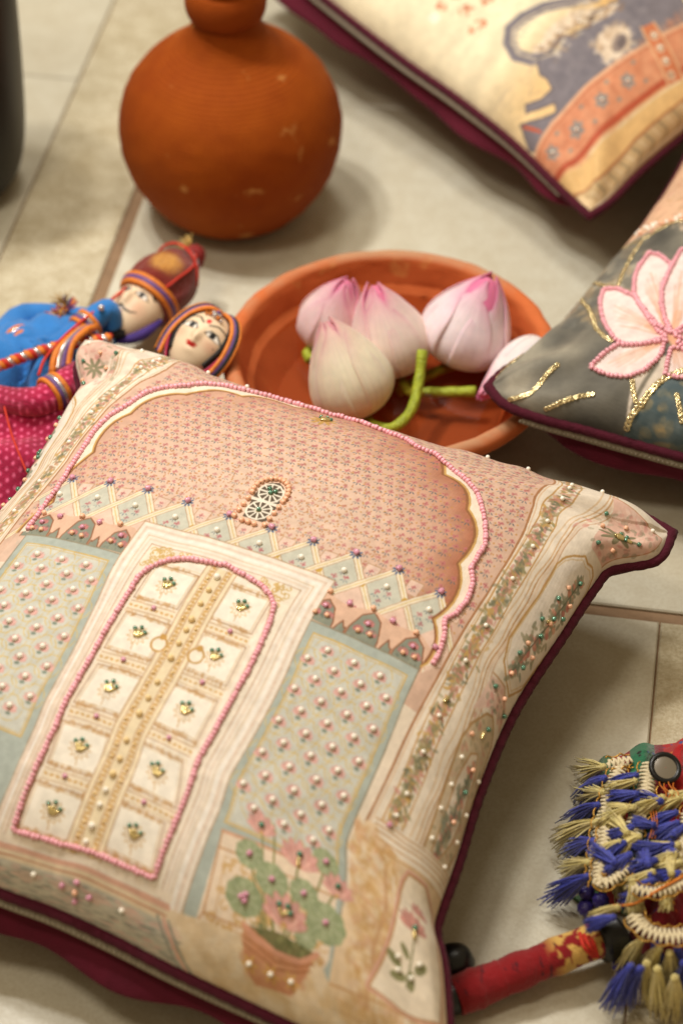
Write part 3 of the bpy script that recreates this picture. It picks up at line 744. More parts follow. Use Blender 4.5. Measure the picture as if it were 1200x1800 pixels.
    for k in range(26): K.line([(.05+.018*k, .945), (.062+.018*k, .965), (.05+.018*k, .985)], .005, (150, 130, 96) if k % 2 else (226, 200, 160), .8)
    K.line([(0, .918), (.08, .941), (.188, .939), (.312, .944), (.6, .969)], .004, (176, 112, 66)); pl([(0, .93), (.035, .935), (.06, .99), (0, 1)], (236, 206, 160)); K.line([(.05, .98), (.4, .985)], .008, (238, 222, 196))
    # faded red brush writing and a sewn label
    for bx, by in ((.118, .508), (.150, .520), (.130, .548), (.165, .560), (.118, .584), (.19, .55), (.15, .48)):
        for _ in range(7):
            x, y = bx+rng.uniform(-.012, .012), by+rng.uniform(-.010, .010); K.line([(x, y), (x+rng.uniform(-.008, .008), y+rng.uniform(-.006, .006)), (x+rng.uniform(-.006, .010), y+rng.uniform(-.008, .008))], .0028, (190, 92, 56), .75)
    K.rect(.082, .506, .096, .522, (244, 238, 224)); K.rect(.087, .510, .091, .517, (206, 196, 180))
    K.line([(.036, .772), (.052, .800)], .006, (196, 92, 60))
    K.mottle(.07, 90, 3)
    return K
# ------------------------------------------------------------------ floor: smooth stone tiles, rough stone bands, brown joints
LD = Vector((.1616, .9869, 0)); ND = Vector((.9869, -.1616, 0))
def nl(n, l, z=0.): return ND*n+LD*l+Vector((0, 0, z))
def stone(name, a, b, c, rough, bumpy, speck):
    k = NT(name); co = k.coord()
    n1 = k.noise(7, 6, .62, co); n2 = k.noise(55, 5, .65, co); n3 = k.noise(420, 3, .7, co)
    base = k.mix(k.ramp(n1, [(.32, (0, 0, 0)), (.68, (1, 1, 1))]), lin(a), lin(b))
    base = k.mix(k.ramp(n2, [(.35, (0, 0, 0)), (.75, (speck, speck, speck))]), base, lin(c))
    base = k.mix(k.ramp(n3, [(.40, (0, 0, 0)), (.72, (speck, speck, speck))]), base, lin(c))
    n4 = k.noise(2.6, 4, .6, co); base = k.mix(k.ramp(n4, [(.50, (0, 0, 0)), (.74, (.45,)*3)]), base, lin(c))
    n5 = k.noise(900, 2, .6, co); base = k.mix(k.ramp(n5, [(.68, (0, 0, 0)), (.80, (.5,)*3)]), base, lin((120, 104, 78)))
    k.set(Base_Color=base, Roughness=k.ramp(n2, [(.3, (rough-.08,)*3), (.7, (rough+.1,)*3)]), Specular_IOR_Level=.45)
    k.bump(n2, bumpy, .0012); k.bump(n3, bumpy*1.4, .0006)
    return k.m
m_smooth = stone('smooth_stone', (206, 202, 185), (197, 189, 168), (172, 160, 134), .36, .08, .52)
m_rough = stone('rough_stone', (210, 201, 177), (198, 187, 158), (158, 142, 110), .8, .8, .85)
m_joint = plain('brown_joint', (134, 106, 78), .85, .2, 90, .5, 500)
fl = mesh('floor', [nl(-1.6, -1.6, -.0022), nl(1.6, -1.6, -.0022), nl(1.6, 1.9, -.0022), nl(-1.6, 1.9, -.0022), nl(-1.6, -1.6, -.04), nl(1.6, -1.6, -.04), nl(1.6, 1.9, -.04), nl(-1.6, 1.9, -.04)],
          [(0, 1, 2, 3), (7, 6, 5, 4), (0, 4, 5, 1), (1, 5, 6, 2), (2, 6, 7, 3), (3, 7, 4, 0)], m_joint, smooth=False)
tag(fl, 'pale stone tile floor with brown joints', kind='structure')
def tile(n0, n1, l0, l1, m):
    b = .0009
    V = []
    for (z, i) in ((-.002, 0), (-b, 0), (0, b)):
        V += [nl(n0+i, l0+i, z), nl(n1-i, l0+i, z), nl(n1-i, l1-i, z), nl(n0+i, l1-i, z)]
    F = [(8, 9, 10, 11)]
    for r in (0, 4): F += [(r+j, r+(j+1) % 4, r+4+(j+1) % 4, r+4+j) for j in range(4)]
    mesh('tile', V, F, m, fl, smooth=False)
A_, B_, C_, T1, T2, h, g = -.198, .1994, -.277, -.0574, .444, .0046, .0006
for n0, n1, l0, l1, m in [
        (A_+h, B_-g, T1-.5, T1-h, m_smooth), (A_+h, B_-g, T1-1.0, T1-.5-g, m_smooth), (B_+g, .60, T1-.5, T1-h, m_rough), (.601, 1.4, T1-.5, T1-h, m_smooth), (B_+g, .60, T1-1.0, T1-.5-g, m_rough),
        (A_+h, .6, T1+h, T2-g, m_smooth), (.601, 1.4, T1+h, T2-g, m_smooth), (A_+h, .6, T2+g, T2+.5, m_smooth), (.601, 1.4, T2+g, T2+.5, m_smooth),
        (A_+h, .6, T2+.501, T2+1.0, m_smooth),
        (C_+g, A_-h, T1-1.0, T1-h, m_rough), (C_+g, A_-h, T1+h, T2+.55, m_rough), (C_+g, A_-h, T2+.551, T2+1.2, m_rough),
        (-.777, C_-g, T1-.5, T1-g, m_smooth), (-.777, C_-g, T1+g, T2-g, m_smooth), (-.777, C_-g, T2+g, T2+.5, m_smooth), (-.777, C_-g, T2+.501, T2+1.0, m_smooth)]:
    tile(n0, n1, l0, l1, m)
# ------------------------------------------------------------------ cushions
m_print = tinted('printed_cotton', .72, .05, 1300, .05, 90, 0, .12, .35, gain=.88)
m_maroon = plain('maroon_cotton', (84, 16, 34), .85, .22, 45, .5, 260, 0, .05, .2)
m_pipe = plain('maroon_cord', (74, 13, 32), .8, .25, 200, .8, 700, 0, .05, .2)
m_tape = plain('zip_tape', (160, 148, 128), .7, .1, 200, .4, 900)
m_pink = plain('pink_bead', (236, 168, 180), .3, .08, 300)
m_pearl = plain('pearl_bead', (250, 242, 228), .22, .04, 200, spec=.7)
m_goldpearl = plain('gold_pearl', (238, 208, 152), .25, .06, 200, spec=.7)
m_green = plain('green_bead', (92, 136, 112), .12, .2, 300, metal=.25, spec=.8)
m_coral = plain('coral_bead', (240, 184, 150), .3, .1, 300)
m_lilac = plain('lilac_bead', (214, 150, 172), .2, .1, 300)
m_bugle = plain('gold_bugle', (222, 200, 140), .1, .1, 400, metal=.7, spec=.8)
m_sequin = plain('gold_sequin', (222, 202, 152), .22, .1, 400, metal=.75, spec=.7)
m_thread = plain('thread', (214, 150, 150), .8, .1, 300)
bead_V, bead_F = lathe_data([(.22, -.5), (.85, -.48), (1., -.25), (1., .25), (.85, .48), (.22, .5)], 10, 1)
def data(name, V, F, m):
    o = mesh(name, V, F, m); me = o.data; bpy.data.objects.remove(o); return me
bead_F = [tuple(f) for f in bead_F]+[tuple(range(10))[::-1][::-1], tuple(50+j for j in range(10))[::-1]]
ME = {}
for nm, m in (('pink', m_pink), ('coral', m_coral), ('lilac', m_lilac), ('green', m_green), ('bugle', m_bugle)):
    ME[nm] = data(nm+'_bead', bead_V.reshape(-1, 3), bead_F, m)
pv, pf = ball_data((1, 1, 1), 12, 8)
for nm, m in (('pearl', m_pearl), ('gold', m_goldpearl)): ME[nm] = data(nm, pv.reshape(-1, 3), pf, m)
sv, sf = lathe_data([(.28, .10), (.32, .16), (.7, .16), (1., .06), (1., 0), (.7, .08), (.3, .08), (.28, .10)], 12, 1)
ME['sequin'] = data('sequin', sv.reshape(-1, 3), sf, m_sequin)

def cushion_body(root, C, K, n, pipe_r=.0032, zip_side=None, sink=None):
    g = np.linspace(0, 1, n)
    P = C.front(g, g)
    mesh('front_panel', P.reshape(-1, 3), gridfaces(n, n), m_print, root, cols=K.sample(n).reshape(-1, 3))
    nb = 120
    mesh('back_panel', C.back(nb).reshape(-1, 3), gridfaces(nb, nb, flip=True), m_maroon, root)
    R = C.rim(150); out = R-C.c; out[:, 2] = 0; out /= np.linalg.norm(out, axis=1, keepdims=True)
    R = R+out*.0012
    if sink is not None:
        d = np.linalg.norm(R-np.array(C.e[0][0]), axis=1); R = R-(C.n*.006+out*.003)*np.exp(-(d/sink)**4)[:, None]
    rr = pipe_r*(1+.06*np.sin(np.arange(len(R))*2.1))
    MB().tube(R, rr, 10, closed=True).build('piping', m_pipe, root)
    for e, rev in (zip_side or ()):
        q = smooth_curve(C.e[e], np.linspace(.08, .92, 120)); o = q-C.c; o[:, 2] = 0; o /= np.linalg.norm(o, axis=1, keepdims=True)
        w = .0010+.0018*vnoise(np.arange(120)*.06, np.zeros(120), C.seed)
        top = q+o*.0025-np.array([0, 0, .0030]); bot = q+o*.0058-np.array([0, 0, .0030])-np.array([0, 0, 1.])*w[:, None]
        inn = q-o*.006-np.array([0, 0, .008])
        V = np.stack([top, bot, inn], 1).reshape(-1, 3)
        F = []
        for i in range(119):
            F += [(i*3, (i+1)*3, (i+1)*3+1, i*3+1), (i*3+1, (i+1)*3+1, (i+1)*3+2, i*3+2)]
        z = mesh('zip_tape', V, F, m_tape, root)
        tl = MB(); P0 = (top+bot)/2+o*.0006
        for i in range(0, 118): tl.tube([P0[i]-(P0[i+1]-P0[i])*.1, P0[i]+(P0[i+1]-P0[i])*.35], .0008, 5)
        t = tl.build('zip_teeth', m_tape, z); t['kind'] = 'stuff'
def sew(C, kind, u, v, r, parent, name='bead', L=1., axis=None, lift=.6):
    p, n = C.point(u, v); n = Vector(n)
    if kind in ('pearl', 'gold'):
        M = Matrix.Translation(Vector(p)+n*r*lift*.75) @ Matrix.Scale(r, 4)
    elif kind == 'sequin':
        M = Matrix.Translation(Vector(p)+n*.0004) @ basis(n+Vector((rs.uniform(-.3, .3), rs.uniform(-.3, .3), 0))) @ Matrix.Scale(r, 4)
    else:
        if axis is None: a = Vector((rs.uniform(-1, 1), rs.uniform(-1, 1), .3))
        else:
            p2, _ = C.point(u+axis[0]*.004, v+axis[1]*.004); a = Vector(p2)-Vector(p)
        a = (a-n*a.dot(n)).normalized()
        M = Matrix.Translation(Vector(p)+n*r*lift) @ basis(a) @ Matrix.Diagonal((r, r, r*2*L, 1))
    return inst(name, ME[kind], M, parent)
def bead_string(C, uv, name, root, label, pitch=.00250, r=.00150, cap=300):
    UV = np.array(uv); pts = []; nn = []
    P = [C.point(u, v) for u, v in uv]
    Q = np.array([p+n*.0010 for p, n in P]); N = np.array([n for p, n in P])
    L = np.r_[0, np.cumsum(np.linalg.norm(np.diff(Q, axis=0), axis=1))]
    k = int(L[-1]/pitch); s = (np.arange(k)+.5)*L[-1]/k
    X = np.stack([np.interp(s, L, Q[:, i]) for i in range(3)], 1)
    T = np.stack([np.interp(s+.0005, L, Q[:, i])-np.interp(s-.0005, L, Q[:, i]) for i in range(3)], 1)
    st = MB().tube(Q[::1], .0004, 5).build(name, m_thread, root); st['label'] = label
    for i in range(k):
        q = r*rs.uniform(.88, 1.12)
        a = Vector(T[i])+Vector((rs.uniform(-1, 1), rs.uniform(-1, 1), rs.uniform(-1, 1)))*.0001
        M = Matrix.Translation(X[i]+np.array([rs.uniform(-1, 1)*.00025 for _ in range(3)])) @ basis(a) @ Matrix.Diagonal((q, q, q*rs.uniform(1.25, 1.5), 1))
        inst('bead', ME['pink'], M, st)
rs = random.Random(11)
BOWL = (.031, .094)
DOOR_TOP=[(-0.1558,0.0592,0.0880),(-0.1240,0.0466,0.0850),(-0.0613,0.0167,0.0780),(0.0168,-0.0164,0.0720),(0.0988,-0.0510,0.0720),(0.1537,-0.0766,0.0780),(0.1842,-0.1019,0.0800)]
DOOR_RIGHT=[(0.1842,-0.1019,0.0800),(0.1736,-0.1212,0.0780),(0.1490,-0.1248,0.0740),(0.1381,-0.1374,0.0720),(0.1186,-0.1713,0.0700),(0.0899,-0.2219,0.0660),(0.0699,-0.2727,0.0620),(0.0569,-0.3161,0.0570),(0.0470,-0.3452,0.0530),(0.0456,-0.3557,0.0520),(0.0487,-0.3727,0.0500),(0.0501,-0.4024,0.0460),(0.0510,-0.4375,0.0400)]
DOOR_BOTTOM=[(-0.3129,-0.2725,0.0550),(-0.2790,-0.2826,0.0550),(-0.2147,-0.3074,0.0550),(-0.1692,-0.3305,0.0550),(-0.1400,-0.3425,0.0540),(-0.1110,-0.3575,0.0530),(-0.0824,-0.3741,0.0520),(-0.0462,-0.3923,0.0490),(-0.0243,-0.4031,0.0470),(0.0214,-0.4256,0.0430),(0.0510,-0.4375,0.0400)]
DOOR_LEFT=[(-0.1558,0.0592,0.0880),(-0.1599,0.0404,0.0870),(-0.1554,0.0206,0.0800),(-0.1602,0.0087,0.0750),(-0.1804,-0.0452,0.0680),(-0.1909,-0.0742,0.0650),(-0.2366,-0.1627,0.0600),(-0.2734,-0.2259,0.0570),(-0.2952,-0.2563,0.0560),(-0.3129,-0.2725,0.0550)]
C1 = Cushion(DOOR_TOP, DOOR_RIGHT, DOOR_BOTTOM, DOOR_LEFT, .068, 4, .055, supports=[(*BOWL, .106, .056), (-.15, .06, .05, .07)])
c1 = thing('cushion', 'beaded square cushion printed with a cream palace door under a pink scalloped arch', 'cushion', (-.06, -.18, 0), 'embroidered cushions')
cushion_body(c1, C1, paint_door(), 860, zip_side=[(2, 0)], sink=.06)
bead_string(C1, ARCH_BEADS, 'arch_bead_string', c1, 'pink bead string along the scalloped arch')
dl_ = door_line(); bead_string(C1, dl_+dl_[:1], 'door_bead_string', c1, 'pink bead string outlining the printed door')
def stile(v): return warp(.505, v)
def cluster(u, v):
    for du, dv, ax in ((-.007, -.004, (-.35, -1)), (0, -.007, (.05, -1)), (.007, -.002, (.7, -.8))):
        sew(C1, 'bugle', u+du*.55, v+dv*.4+.001, .0010, c1, 'bugle_bead', 2.1, ax)
        sew(C1, 'green', u+du*1.15, v+dv*1.25-.003, .0011, c1, 'green_bead', .8)
for u, v in DOOR_LOTUS: cluster(u, v)
cluster(.465, .138); cluster(.938, .128)
for k, v in enumerate((.503, .527, .551, .578, .595, .617, .641, .679, .703, .726, .764, .791, .813, .835, .854, .881, .901)):
    sew(C1, 'gold' if k not in (0, 13, 14, 15, 16) else 'pearl', stile(v), v, .0016 if k % 3 else .0019, c1, 'pearl')
for k in range(46):
    v = .51+k*.0088; x = stile(v)
    if k % 3 != 1: sew(C1, 'gold', x+(.0125 if k % 2 else -.0125)*rs.uniform(.9, 1.15), v, .0008, c1, 'gold_bead')
for u, v in ((.446, .580), (.565, .574), (.447, .665), (.565, .656), (.455, .749), (.560, .739), (.440, .836), (.548, .830)): sew(C1, 'lilac', u, v, .0013, c1, 'lilac_bead', .8)
for mir in (0, 1):
    for u, v in PANEL_FLOWERS:
        if v > .79: continue
        u2 = warp(1.01-u if mir else u, v)
        sew(C1, 'pearl', u2+rs.uniform(-.001, .001), v+rs.uniform(-.001, .001), .0016, c1, 'pearl')
for u, v in STUDS:
    sew(C1, 'lilac', u, v-.001, .0016, c1, 'lilac_bead', .9)
    sew(C1, 'pearl', u+.001, v+.033, .0016, c1, 'pearl')
    if not .33 < u+.0348 < .66: sew(C1, 'lilac', u+.036, v+.078, .0015, c1, 'lilac_bead', .9)
    if not .345 < u < .655: sew(C1, 'coral', u+.002, v+.073, .0015, c1, 'coral_bead', .8)
for mir in (0, 1):
    for cx in (.669, .737, .809):
        for du, dv, k in ((0, -.026, 'lilac'), (-.009, -.011, 'coral'), (.009, -.013, 'coral')): sew(C1, k, 1-cx-du if mir else cx+du, .509+dv, .0013, c1, k+'_bead', .85)
for k in range(13):
    t = math.pi*k/12; sew(C1, 'coral', .4905-.026*math.cos(t), .338-.031*math.sin(t), .0015, c1, 'coral_bead', .85)
for k in range(5):
    for sx in (-1, 1): sew(C1, 'coral', .4905+sx*.0255, .345+.0125*k, .0015, c1, 'coral_bead', .85)
for k in range(3): sew(C1, 'coral', .480+.0105*k, .399, .0015, c1, 'coral_bead', .85)
for u, v in ((.4905, .336), (.496, .331), (.486, .330), (.4905, .371)): sew(C1, 'green', u, v, .0012, c1, 'green_bead', .9)
for mir in (0, 1):
    for v in (.085, .105, .14, .195, .25, .314, .395, .456, .545, .60, .66, .69): sew(C1, 'pearl', 1-vine_x(v) if mir else vine_x(v), v, .0013, c1, 'pearl')
    for u, v, k in ((.966, .227, 'green'), (.953, .250, 'coral'), (.948, .275, 'green'), (.973, .262, 'coral'), (.976, .284, 'green'), (.961, .300, 'green'), (.945, .318, 'green'), (.960, .310, 'coral'), (.960, .335, 'green'), (.949, .36, 'coral'), (.947, .381, 'green'), (.970, .365, 'coral'), (.966, .388, 'green'), (.955, .412, 'coral'),
                   (.942, .447, 'green'), (.966, .444, 'coral'), (.982, .455, 'green'), (.939, .527, 'coral'), (.962, .498, 'green'), (.962, .558, 'coral'), (.962, .59, 'green'), (.957, .638, 'coral'), (.886, .109, 'green'), (.910, .134, 'coral'), (.915, .101, 'coral'), (.948, .165, 'green'), (.957, .109, 'green'), (.966, .15, 'coral'),
                   (.937, .562, 'pearl'), (.935, .602, 'pearl'), (.931, .641, 'pearl'), (.933, .68, 'pearl'), (.984, .555, 'pearl'), (.980, .608, 'pearl'), (.976, .649, 'pearl'), (.968, .69, 'pearl'), (.74, .06, 'pearl'), (.68, .055, 'pearl'), (.85, .06, 'pearl'), (.945, .067, 'pearl')):
        sew(C1, k, 1-u if mir else u, v, .00125, c1, k+'_bead' if k != 'pearl' else 'pearl', .85)
for u, v, k in ((.922, .805, 'green'), (.896, .847, 'pearl'), (.896, .862, 'pearl'), (.928, .843, 'pearl'), (.915, .863, 'pearl'), (.694, .83, 'lilac'), (.726, .846, 'lilac'), (.692, .880, 'lilac'), (.697, .876, 'lilac'), (.697, .883, 'lilac'), (.768, .843, 'lilac'), (.799, .863, 'lilac'), (.794, .793, 'lilac'),
                (.705, .791, 'green'), (.758, .801, 'green'), (.811, .814, 'green'), (.739, .868, 'green'), (.750, .866, 'green'), (.754, .872, 'green'), (.713, .946, 'pearl'), (.739, .946, 'pearl'), (.763, .940, 'pearl'), (.441, .971, 'pearl'), (.477, .972, 'lilac'), (.494, .962, 'lilac'), (.494, .974, 'coral'), (.512, .972, 'lilac'), (.495, .984, 'lilac'), (.553, .968, 'pearl'), (.872, .705, 'lilac')):
    sew(C1, k, u, v-(.012 if v > .96 else 0), .0014, c1, k+'_bead' if k != 'pearl' else 'pearl', .9)
for u, v, a in ((.757, .811, (.1, 1)), (.748, .874, (.6, -.7)), (.921, .813, (.1, 1)), (.742, .875, (-.4, -.8)), (.948, .12, (1, -.5)), (.958, .309, (1, -.8)), (.957, .512, (0, 1)), (.884, .52, (.3, -1))): sew(C1, 'bugle', u, v, .0010, c1, 'bugle_bead', 2.2, a)

# -- lotus cushion at the bowl
LK=(.090,.037,.070)
LOT_BOTTOM=[LK,(.100,.0225,.068),(.120,.0125,.066),(.150,.0050,.062),(.204,-.0110,.056),(.28,-.037,.053),(.36,-.068,.052),(.41,-.093,.054),(.443,-.110,.058)]
LOT_LEFT=[(.275,.390,.080),(.258,.345,.070),(.238,.290,.058),(.208,.228,.053),(.172,.166,.052),(.140,.110,.055),(.115,.073,.062),(.101,.054,.068),LK]
LOT_TOP=[(.275,.390,.080),(.31,.365,.07),(.37,.335,.06),(.46,.300,.06),(.54,.275,.07),(.585,.250,.08)]
LOT_RIGHT=[(.585,.250,.08),(.56,.21,.07),(.52,.12,.06),(.48,.02,.058),(.45,-.08,.06),(.443,-.110,.058)]
C2 = Cushion(LOT_TOP, LOT_RIGHT, LOT_BOTTOM, LOT_LEFT, .066, 21, .052, supports=[(*BOWL, .106, .058)], roll=(0, 0, .8, 0))
c2 = thing('cushion', 'grey green cushion with pink beaded lotus petals and gold sequin lines', 'cushion', (.33, .14, 0), 'embroidered cushions')
cushion_body(c2, C2, paint_lotus(), 420, zip_side=[(2, 0)])
for i, P_ in enumerate(LOTUS_PETALS):
    bead_string(C2, [tuple(q) for q in np.array(P_)], 'petal_bead_string', c2, 'pink bead outline of a lotus petal', .0027, .0015)
for i, P_ in enumerate(SEQUINS):
    Q_ = np.array(P_); L_ = np.r_[0, np.cumsum(np.linalg.norm(np.diff(Q_, axis=0), axis=1))]
    for s_ in np.arange(0, L_[-1], .0058 if i != 7 else .0066):
        sew(C2, 'sequin', float(np.interp(s_, L_, Q_[:, 0])), float(np.interp(s_, L_, Q_[:, 1])), .0017 if i != 7 else .0022, c2, 'sequin')
for k in range(26): sew(C2, rs.choice(('pearl', 'coral')), .07+.0035*k+rs.uniform(-.004, .004), .545-.0012*k+rs.uniform(-.012, .006), .0015, c2, 'seed_bead', .9)
# -- elephant cushion at the back
EK=(.167,.236,.052)
ELE_LEFT=[(-.085,.560,.095),(-.055,.520,.088),(-.005,.460,.078),(.045,.400,.070),(.083,.356,.066),(.118,.310,.062),(.145,.268,.057),EK]
ELE_BOTTOM=[EK,(.182,.250,.054),(.205,.280,.058),(.240,.320,.062),(.30,.385,.066),(.37,.455,.074),(.425,.520,.085)]
ELE_TOP=[(-.085,.560,.095),(-.03,.60,.09),(.06,.69,.085),(.13,.77,.09),(.175,.835,.10)]
ELE_RIGHT=[(.175,.835,.10),(.23,.77,.09),(.31,.67,.085),(.38,.58,.085),(.425,.520,.085)]
C3 = Cushion(ELE_TOP, ELE_RIGHT, ELE_BOTTOM, ELE_LEFT, .060, 33, .052, roll=(0, 0, .3, 1.0))
c3 = thing('cushion', 'yellow cushion printed with a grey elephant and terracotta girdle', 'cushion', (.17, .54, 0), 'embroidered cushions')
cushion_body(c3, C3, paint_elephant(), 420, zip_side=[(3, 0)])
for u, v in ((.045, .842), (.105, .848), (.17, .852), (.235, .858), (.334, .826), (.328, .850), (.322, .874), (.16, .70), (.20, .708), (.24, .72)): sew(C3, 'pearl', u, v, .0012, c3, 'pearl')
# ------------------------------------------------------------------ terracotta pot, bowl, black planter
def terracotta(name, a, b, tooled, stain=.5, rim=0, wet=0):
    k = NT(name); co = k.coord(); n1 = k.noise(14, 5, .6, co); n2 = k.noise(90, 4, .65, co); n3 = k.noise(48, 4, .55, co)
    base = k.mix(k.ramp(n1, [(.3, (0, 0, 0)), (.7, (1, 1, 1))]), lin(a), lin(b))
    base = k.mix(k.ramp(n3, [(.64, (0, 0, 0)), (.72, (stain,)*3)]), base, lin((206, 150, 84)))
    base = k.mix(k.ramp(n2, [(.55, (0, 0, 0)), (.8, (.25,)*3)]), base, lin((112, 44, 10)))
    if wet:
        s = k.n('ShaderNodeSeparateXYZ'); k.l(co, s.inputs[0]); r_ = k.n('ShaderNodeMapRange')
        w_ = k.n('ShaderNodeMath', operation='MULTIPLY_ADD'); k.l(n1, w_.inputs[0]); w_.inputs[1].default_value = .008; k.l(s.outputs[2], w_.inputs[2]); k.l(w_.outputs[0], r_.inputs[0])
        r_.inputs[1].default_value = wet+.0046; r_.inputs[2].default_value = wet+.0034; base = k.mix(r_.outputs[0], base, lin((158, 78, 40)))
    if rim:
        s = k.n('ShaderNodeSeparateXYZ'); k.l(co, s.inputs[0]); r_ = k.n('ShaderNodeMapRange'); k.l(s.outputs[2], r_.inputs[0])
        r_.inputs[1].default_value = rim; r_.inputs[2].default_value = rim+.0035
        w_ = k.n('ShaderNodeMath', operation='MULTIPLY'); k.l(r_.outputs[0], w_.inputs[0]); k.l(k.ramp(n1, [(.40, (0, 0, 0)), (.62, (.75,)*3)]), w_.inputs[1])
        base = k.mix(w_.outputs[0], base, lin((176, 150, 118)))
    k.set(Base_Color=base, Roughness=.82, Specular_IOR_Level=.15)
    k.bump(n2, .25, .001)
    if tooled:
        s = k.n('ShaderNodeSeparateXYZ'); k.l(co, s.inputs[0])
        def mth(op, a, b=None):
            x = k.n('ShaderNodeMath', operation=op)
            for i, v in enumerate((a, b)):
                if v is None: continue
                if hasattr(v, 'node'): k.l(v, x.inputs[i])
                else: x.inputs[i].default_value = v
            return x.outputs[0]
        ang = mth('ARCTAN2', s.outputs[1], s.outputs[0])
        ring = mth('FLOOR', mth('MULTIPLY', s.outputs[2], 260.))
        t = mth('SINE', mth('ADD', mth('MULTIPLY', ang, 120.), mth('MULTIPLY', ring, 2.4)))
        z = mth('SINE', mth('MULTIPLY', s.outputs[2], 420*6.283))
        k.bump(mth('MULTIPLY', mth('ADD', t, z), tooled), .55, .0012)
        m_ = k.n('ShaderNodeMapRange'); k.l(mth('MULTIPLY', t, z), m_.inputs[0]); m_.inputs[1].default_value = .1; m_.inputs[2].default_value = .8; m_.inputs[4].default_value = .42
        bd = k.n('ShaderNodeMapRange'); k.l(mth('ADD', s.outputs[2], mth('MULTIPLY', n1, .02)), bd.inputs[0]); bd.inputs[1].default_value = .045; bd.inputs[2].default_value = .075
        k.set(Base_Color=k.mix(mth('MULTIPLY', m_.outputs[0], bd.outputs[0]), base, lin((104, 40, 6))))
    return k.m
m_clay = terracotta('burnt_clay', (158, 76, 10), (130, 52, 4), .14, .7)
m_bowl = terracotta('bowl_clay', (200, 108, 60), (182, 90, 46), 0, .4, rim=.0500)
m_wet = terracotta('damp_clay', (196, 100, 54), (172, 80, 38), 0, .3, wet=.0315)
p = thing('clay_pot', 'round orange clay pot with narrow ringed neck and tooled shoulder', 'pot', (-.077, .316, 0), 'terracotta vessels')
def turned(name, prof, m, root, seg=96, fine=4, wob=0.):
    V, F = lathe_data(prof, seg, fine)
    if wob: V = V*(1+wob*np.sin(2*np.linspace(0, 2*np.pi, seg, endpoint=False)+.7)[None, :, None]*np.array([1, 1, 0]))
    V = V.reshape(-1, 3)
    if wob: V = V*(1+(.012*(vnoise(V[:, 0]*90+50, V[:, 1]*90+V[:, 2]*140, 3)-.5)+.006*(vnoise(V[:, 0]*330, V[:, 1]*330+V[:, 2]*200, 5)-.5))[:, None]*np.array([1, 1, 0]))
    me = data(name, V, F, m)
    return inst(name, me, Matrix.Translation(root.location), root)
turned('body', [(.002, .001), (.03, .001), (.046, .006), (.0625, .024), (.0735, .046), (.0772, .068), (.0750, .088), (.0675, .106), (.0545, .1215), (.042, .1315), (.0325, .1395), (.0255, .148), (.0215, .156), (.0205, .162)], m_clay, p, 128, 5, .004)
turned('neck_ring', [(.0215, .1570), (.0246, .1590), (.0268, .1640), (.0274, .1700), (.0264, .1760), (.0236, .1808), (.0190, .1820)], m_clay, p)
turned('lip', [(.0186, .1800), (.0190, .1830), (.0215, .1860), (.0226, .1910), (.0218, .1960), (.0190, .1980), (.0160, .1950), (.0155, .1800), (.0165, .1600)], m_clay, p)
b = thing('clay_bowl', 'shallow terracotta bowl with thick rim holding water and lotus buds', 'bowl', (BOWL[0], BOWL[1], 0), 'terracotta vessels')
turned('bowl_wall', [(.001, .001), (.058, .001), (.066, .004), (.080, .020), (.092, .036), (.0990, .0405), (.1040, .0420), (.1058, .0470), (.1042, .0515), (.1000, .0530), (.0962, .0510), (.0945, .0470)], m_bowl, b, 128, 4, .003)
turned('bowl_inside', [(.0945, .0470), (.0935, .0440), (.0890, .0300), (.0830, .0170), (.0740, .0105), (.045, .0095), (.001, .0095)], m_wet, b, 128, 5, .003)
k = NT('bowl_water'); k.t.nodes.remove(k.b)
tr = k.n('ShaderNodeBsdfTransparent'); tr.inputs[0].default_value = (.84, .74, .64, 1); gl = k.n('ShaderNodeBsdfGlossy'); gl.inputs['Roughness'].default_value = .03
fr = k.n('ShaderNodeFresnel'); fr.inputs[0].default_value = 1.33; mx = k.n('ShaderNodeMixShader')
bm_ = k.n('ShaderNodeBump'); bm_.inputs['Strength'].default_value = .12; bm_.inputs['Distance'].default_value = .002; k.l(k.noise(45, 2, .5, k.coord()), bm_.inputs['Height']); k.l(bm_.outputs[0], gl.inputs['Normal'])
k.l(fr.outputs[0], mx.inputs[0]); k.l(tr.outputs[0], mx.inputs[1]); k.l(gl.outputs[0], mx.inputs[2]); k.l(mx.outputs[0], k.out.inputs[0])
V, F = lathe_data([(.0005, .0285), (.04, .0285), (.0855, .0285), (.0880, .0290)], 64, 1)
w = mesh('water', V.reshape(-1, 3)+np.array([BOWL[0], BOWL[1], 0]), F[:, ::-1], k.m)
tag(w, 'shallow still water inside the terracotta bowl', 'water')
# bubbles clinging at the surface
m_bub = NT('bubble'); m_bub.set(Base_Color=(1., 1., 1.), Roughness=.02, Transmission_Weight=1., IOR=1.05, Specular_IOR_Level=1.); m_bub = m_bub.m
V, F = ball_data((1, 1, 1), 12, 8)
me = data('bubble', V.reshape(-1, 3), F, m_bub)
for x, y, r in ((748, 519, .0017), (741, 520, .0011), (757, 520, .0010), (548, 638, .0014)):
    o = inst('bubble', me, Matrix.Translation(at(x, y, .0295)) @ Matrix.Scale(r, 4), w)
m_black = plain('black_glaze', (16, 15, 13), .42, .2, 20, .1, 200, spec=.4)
v = thing('black_planter', 'tall rounded matt black planter beside the rough stone band', 'planter', (-.283, .345, 0))
turned('planter_body', [(.001, .001), (.030, .001), (.042, .004), (.052, .018), (.058, .045), (.0605, .085), (.0620, .14), (.0625, .20), (.0640, .24), (.0600, .24), (.0570, .20), (.0565, .10)], m_black, v, 96, 4)
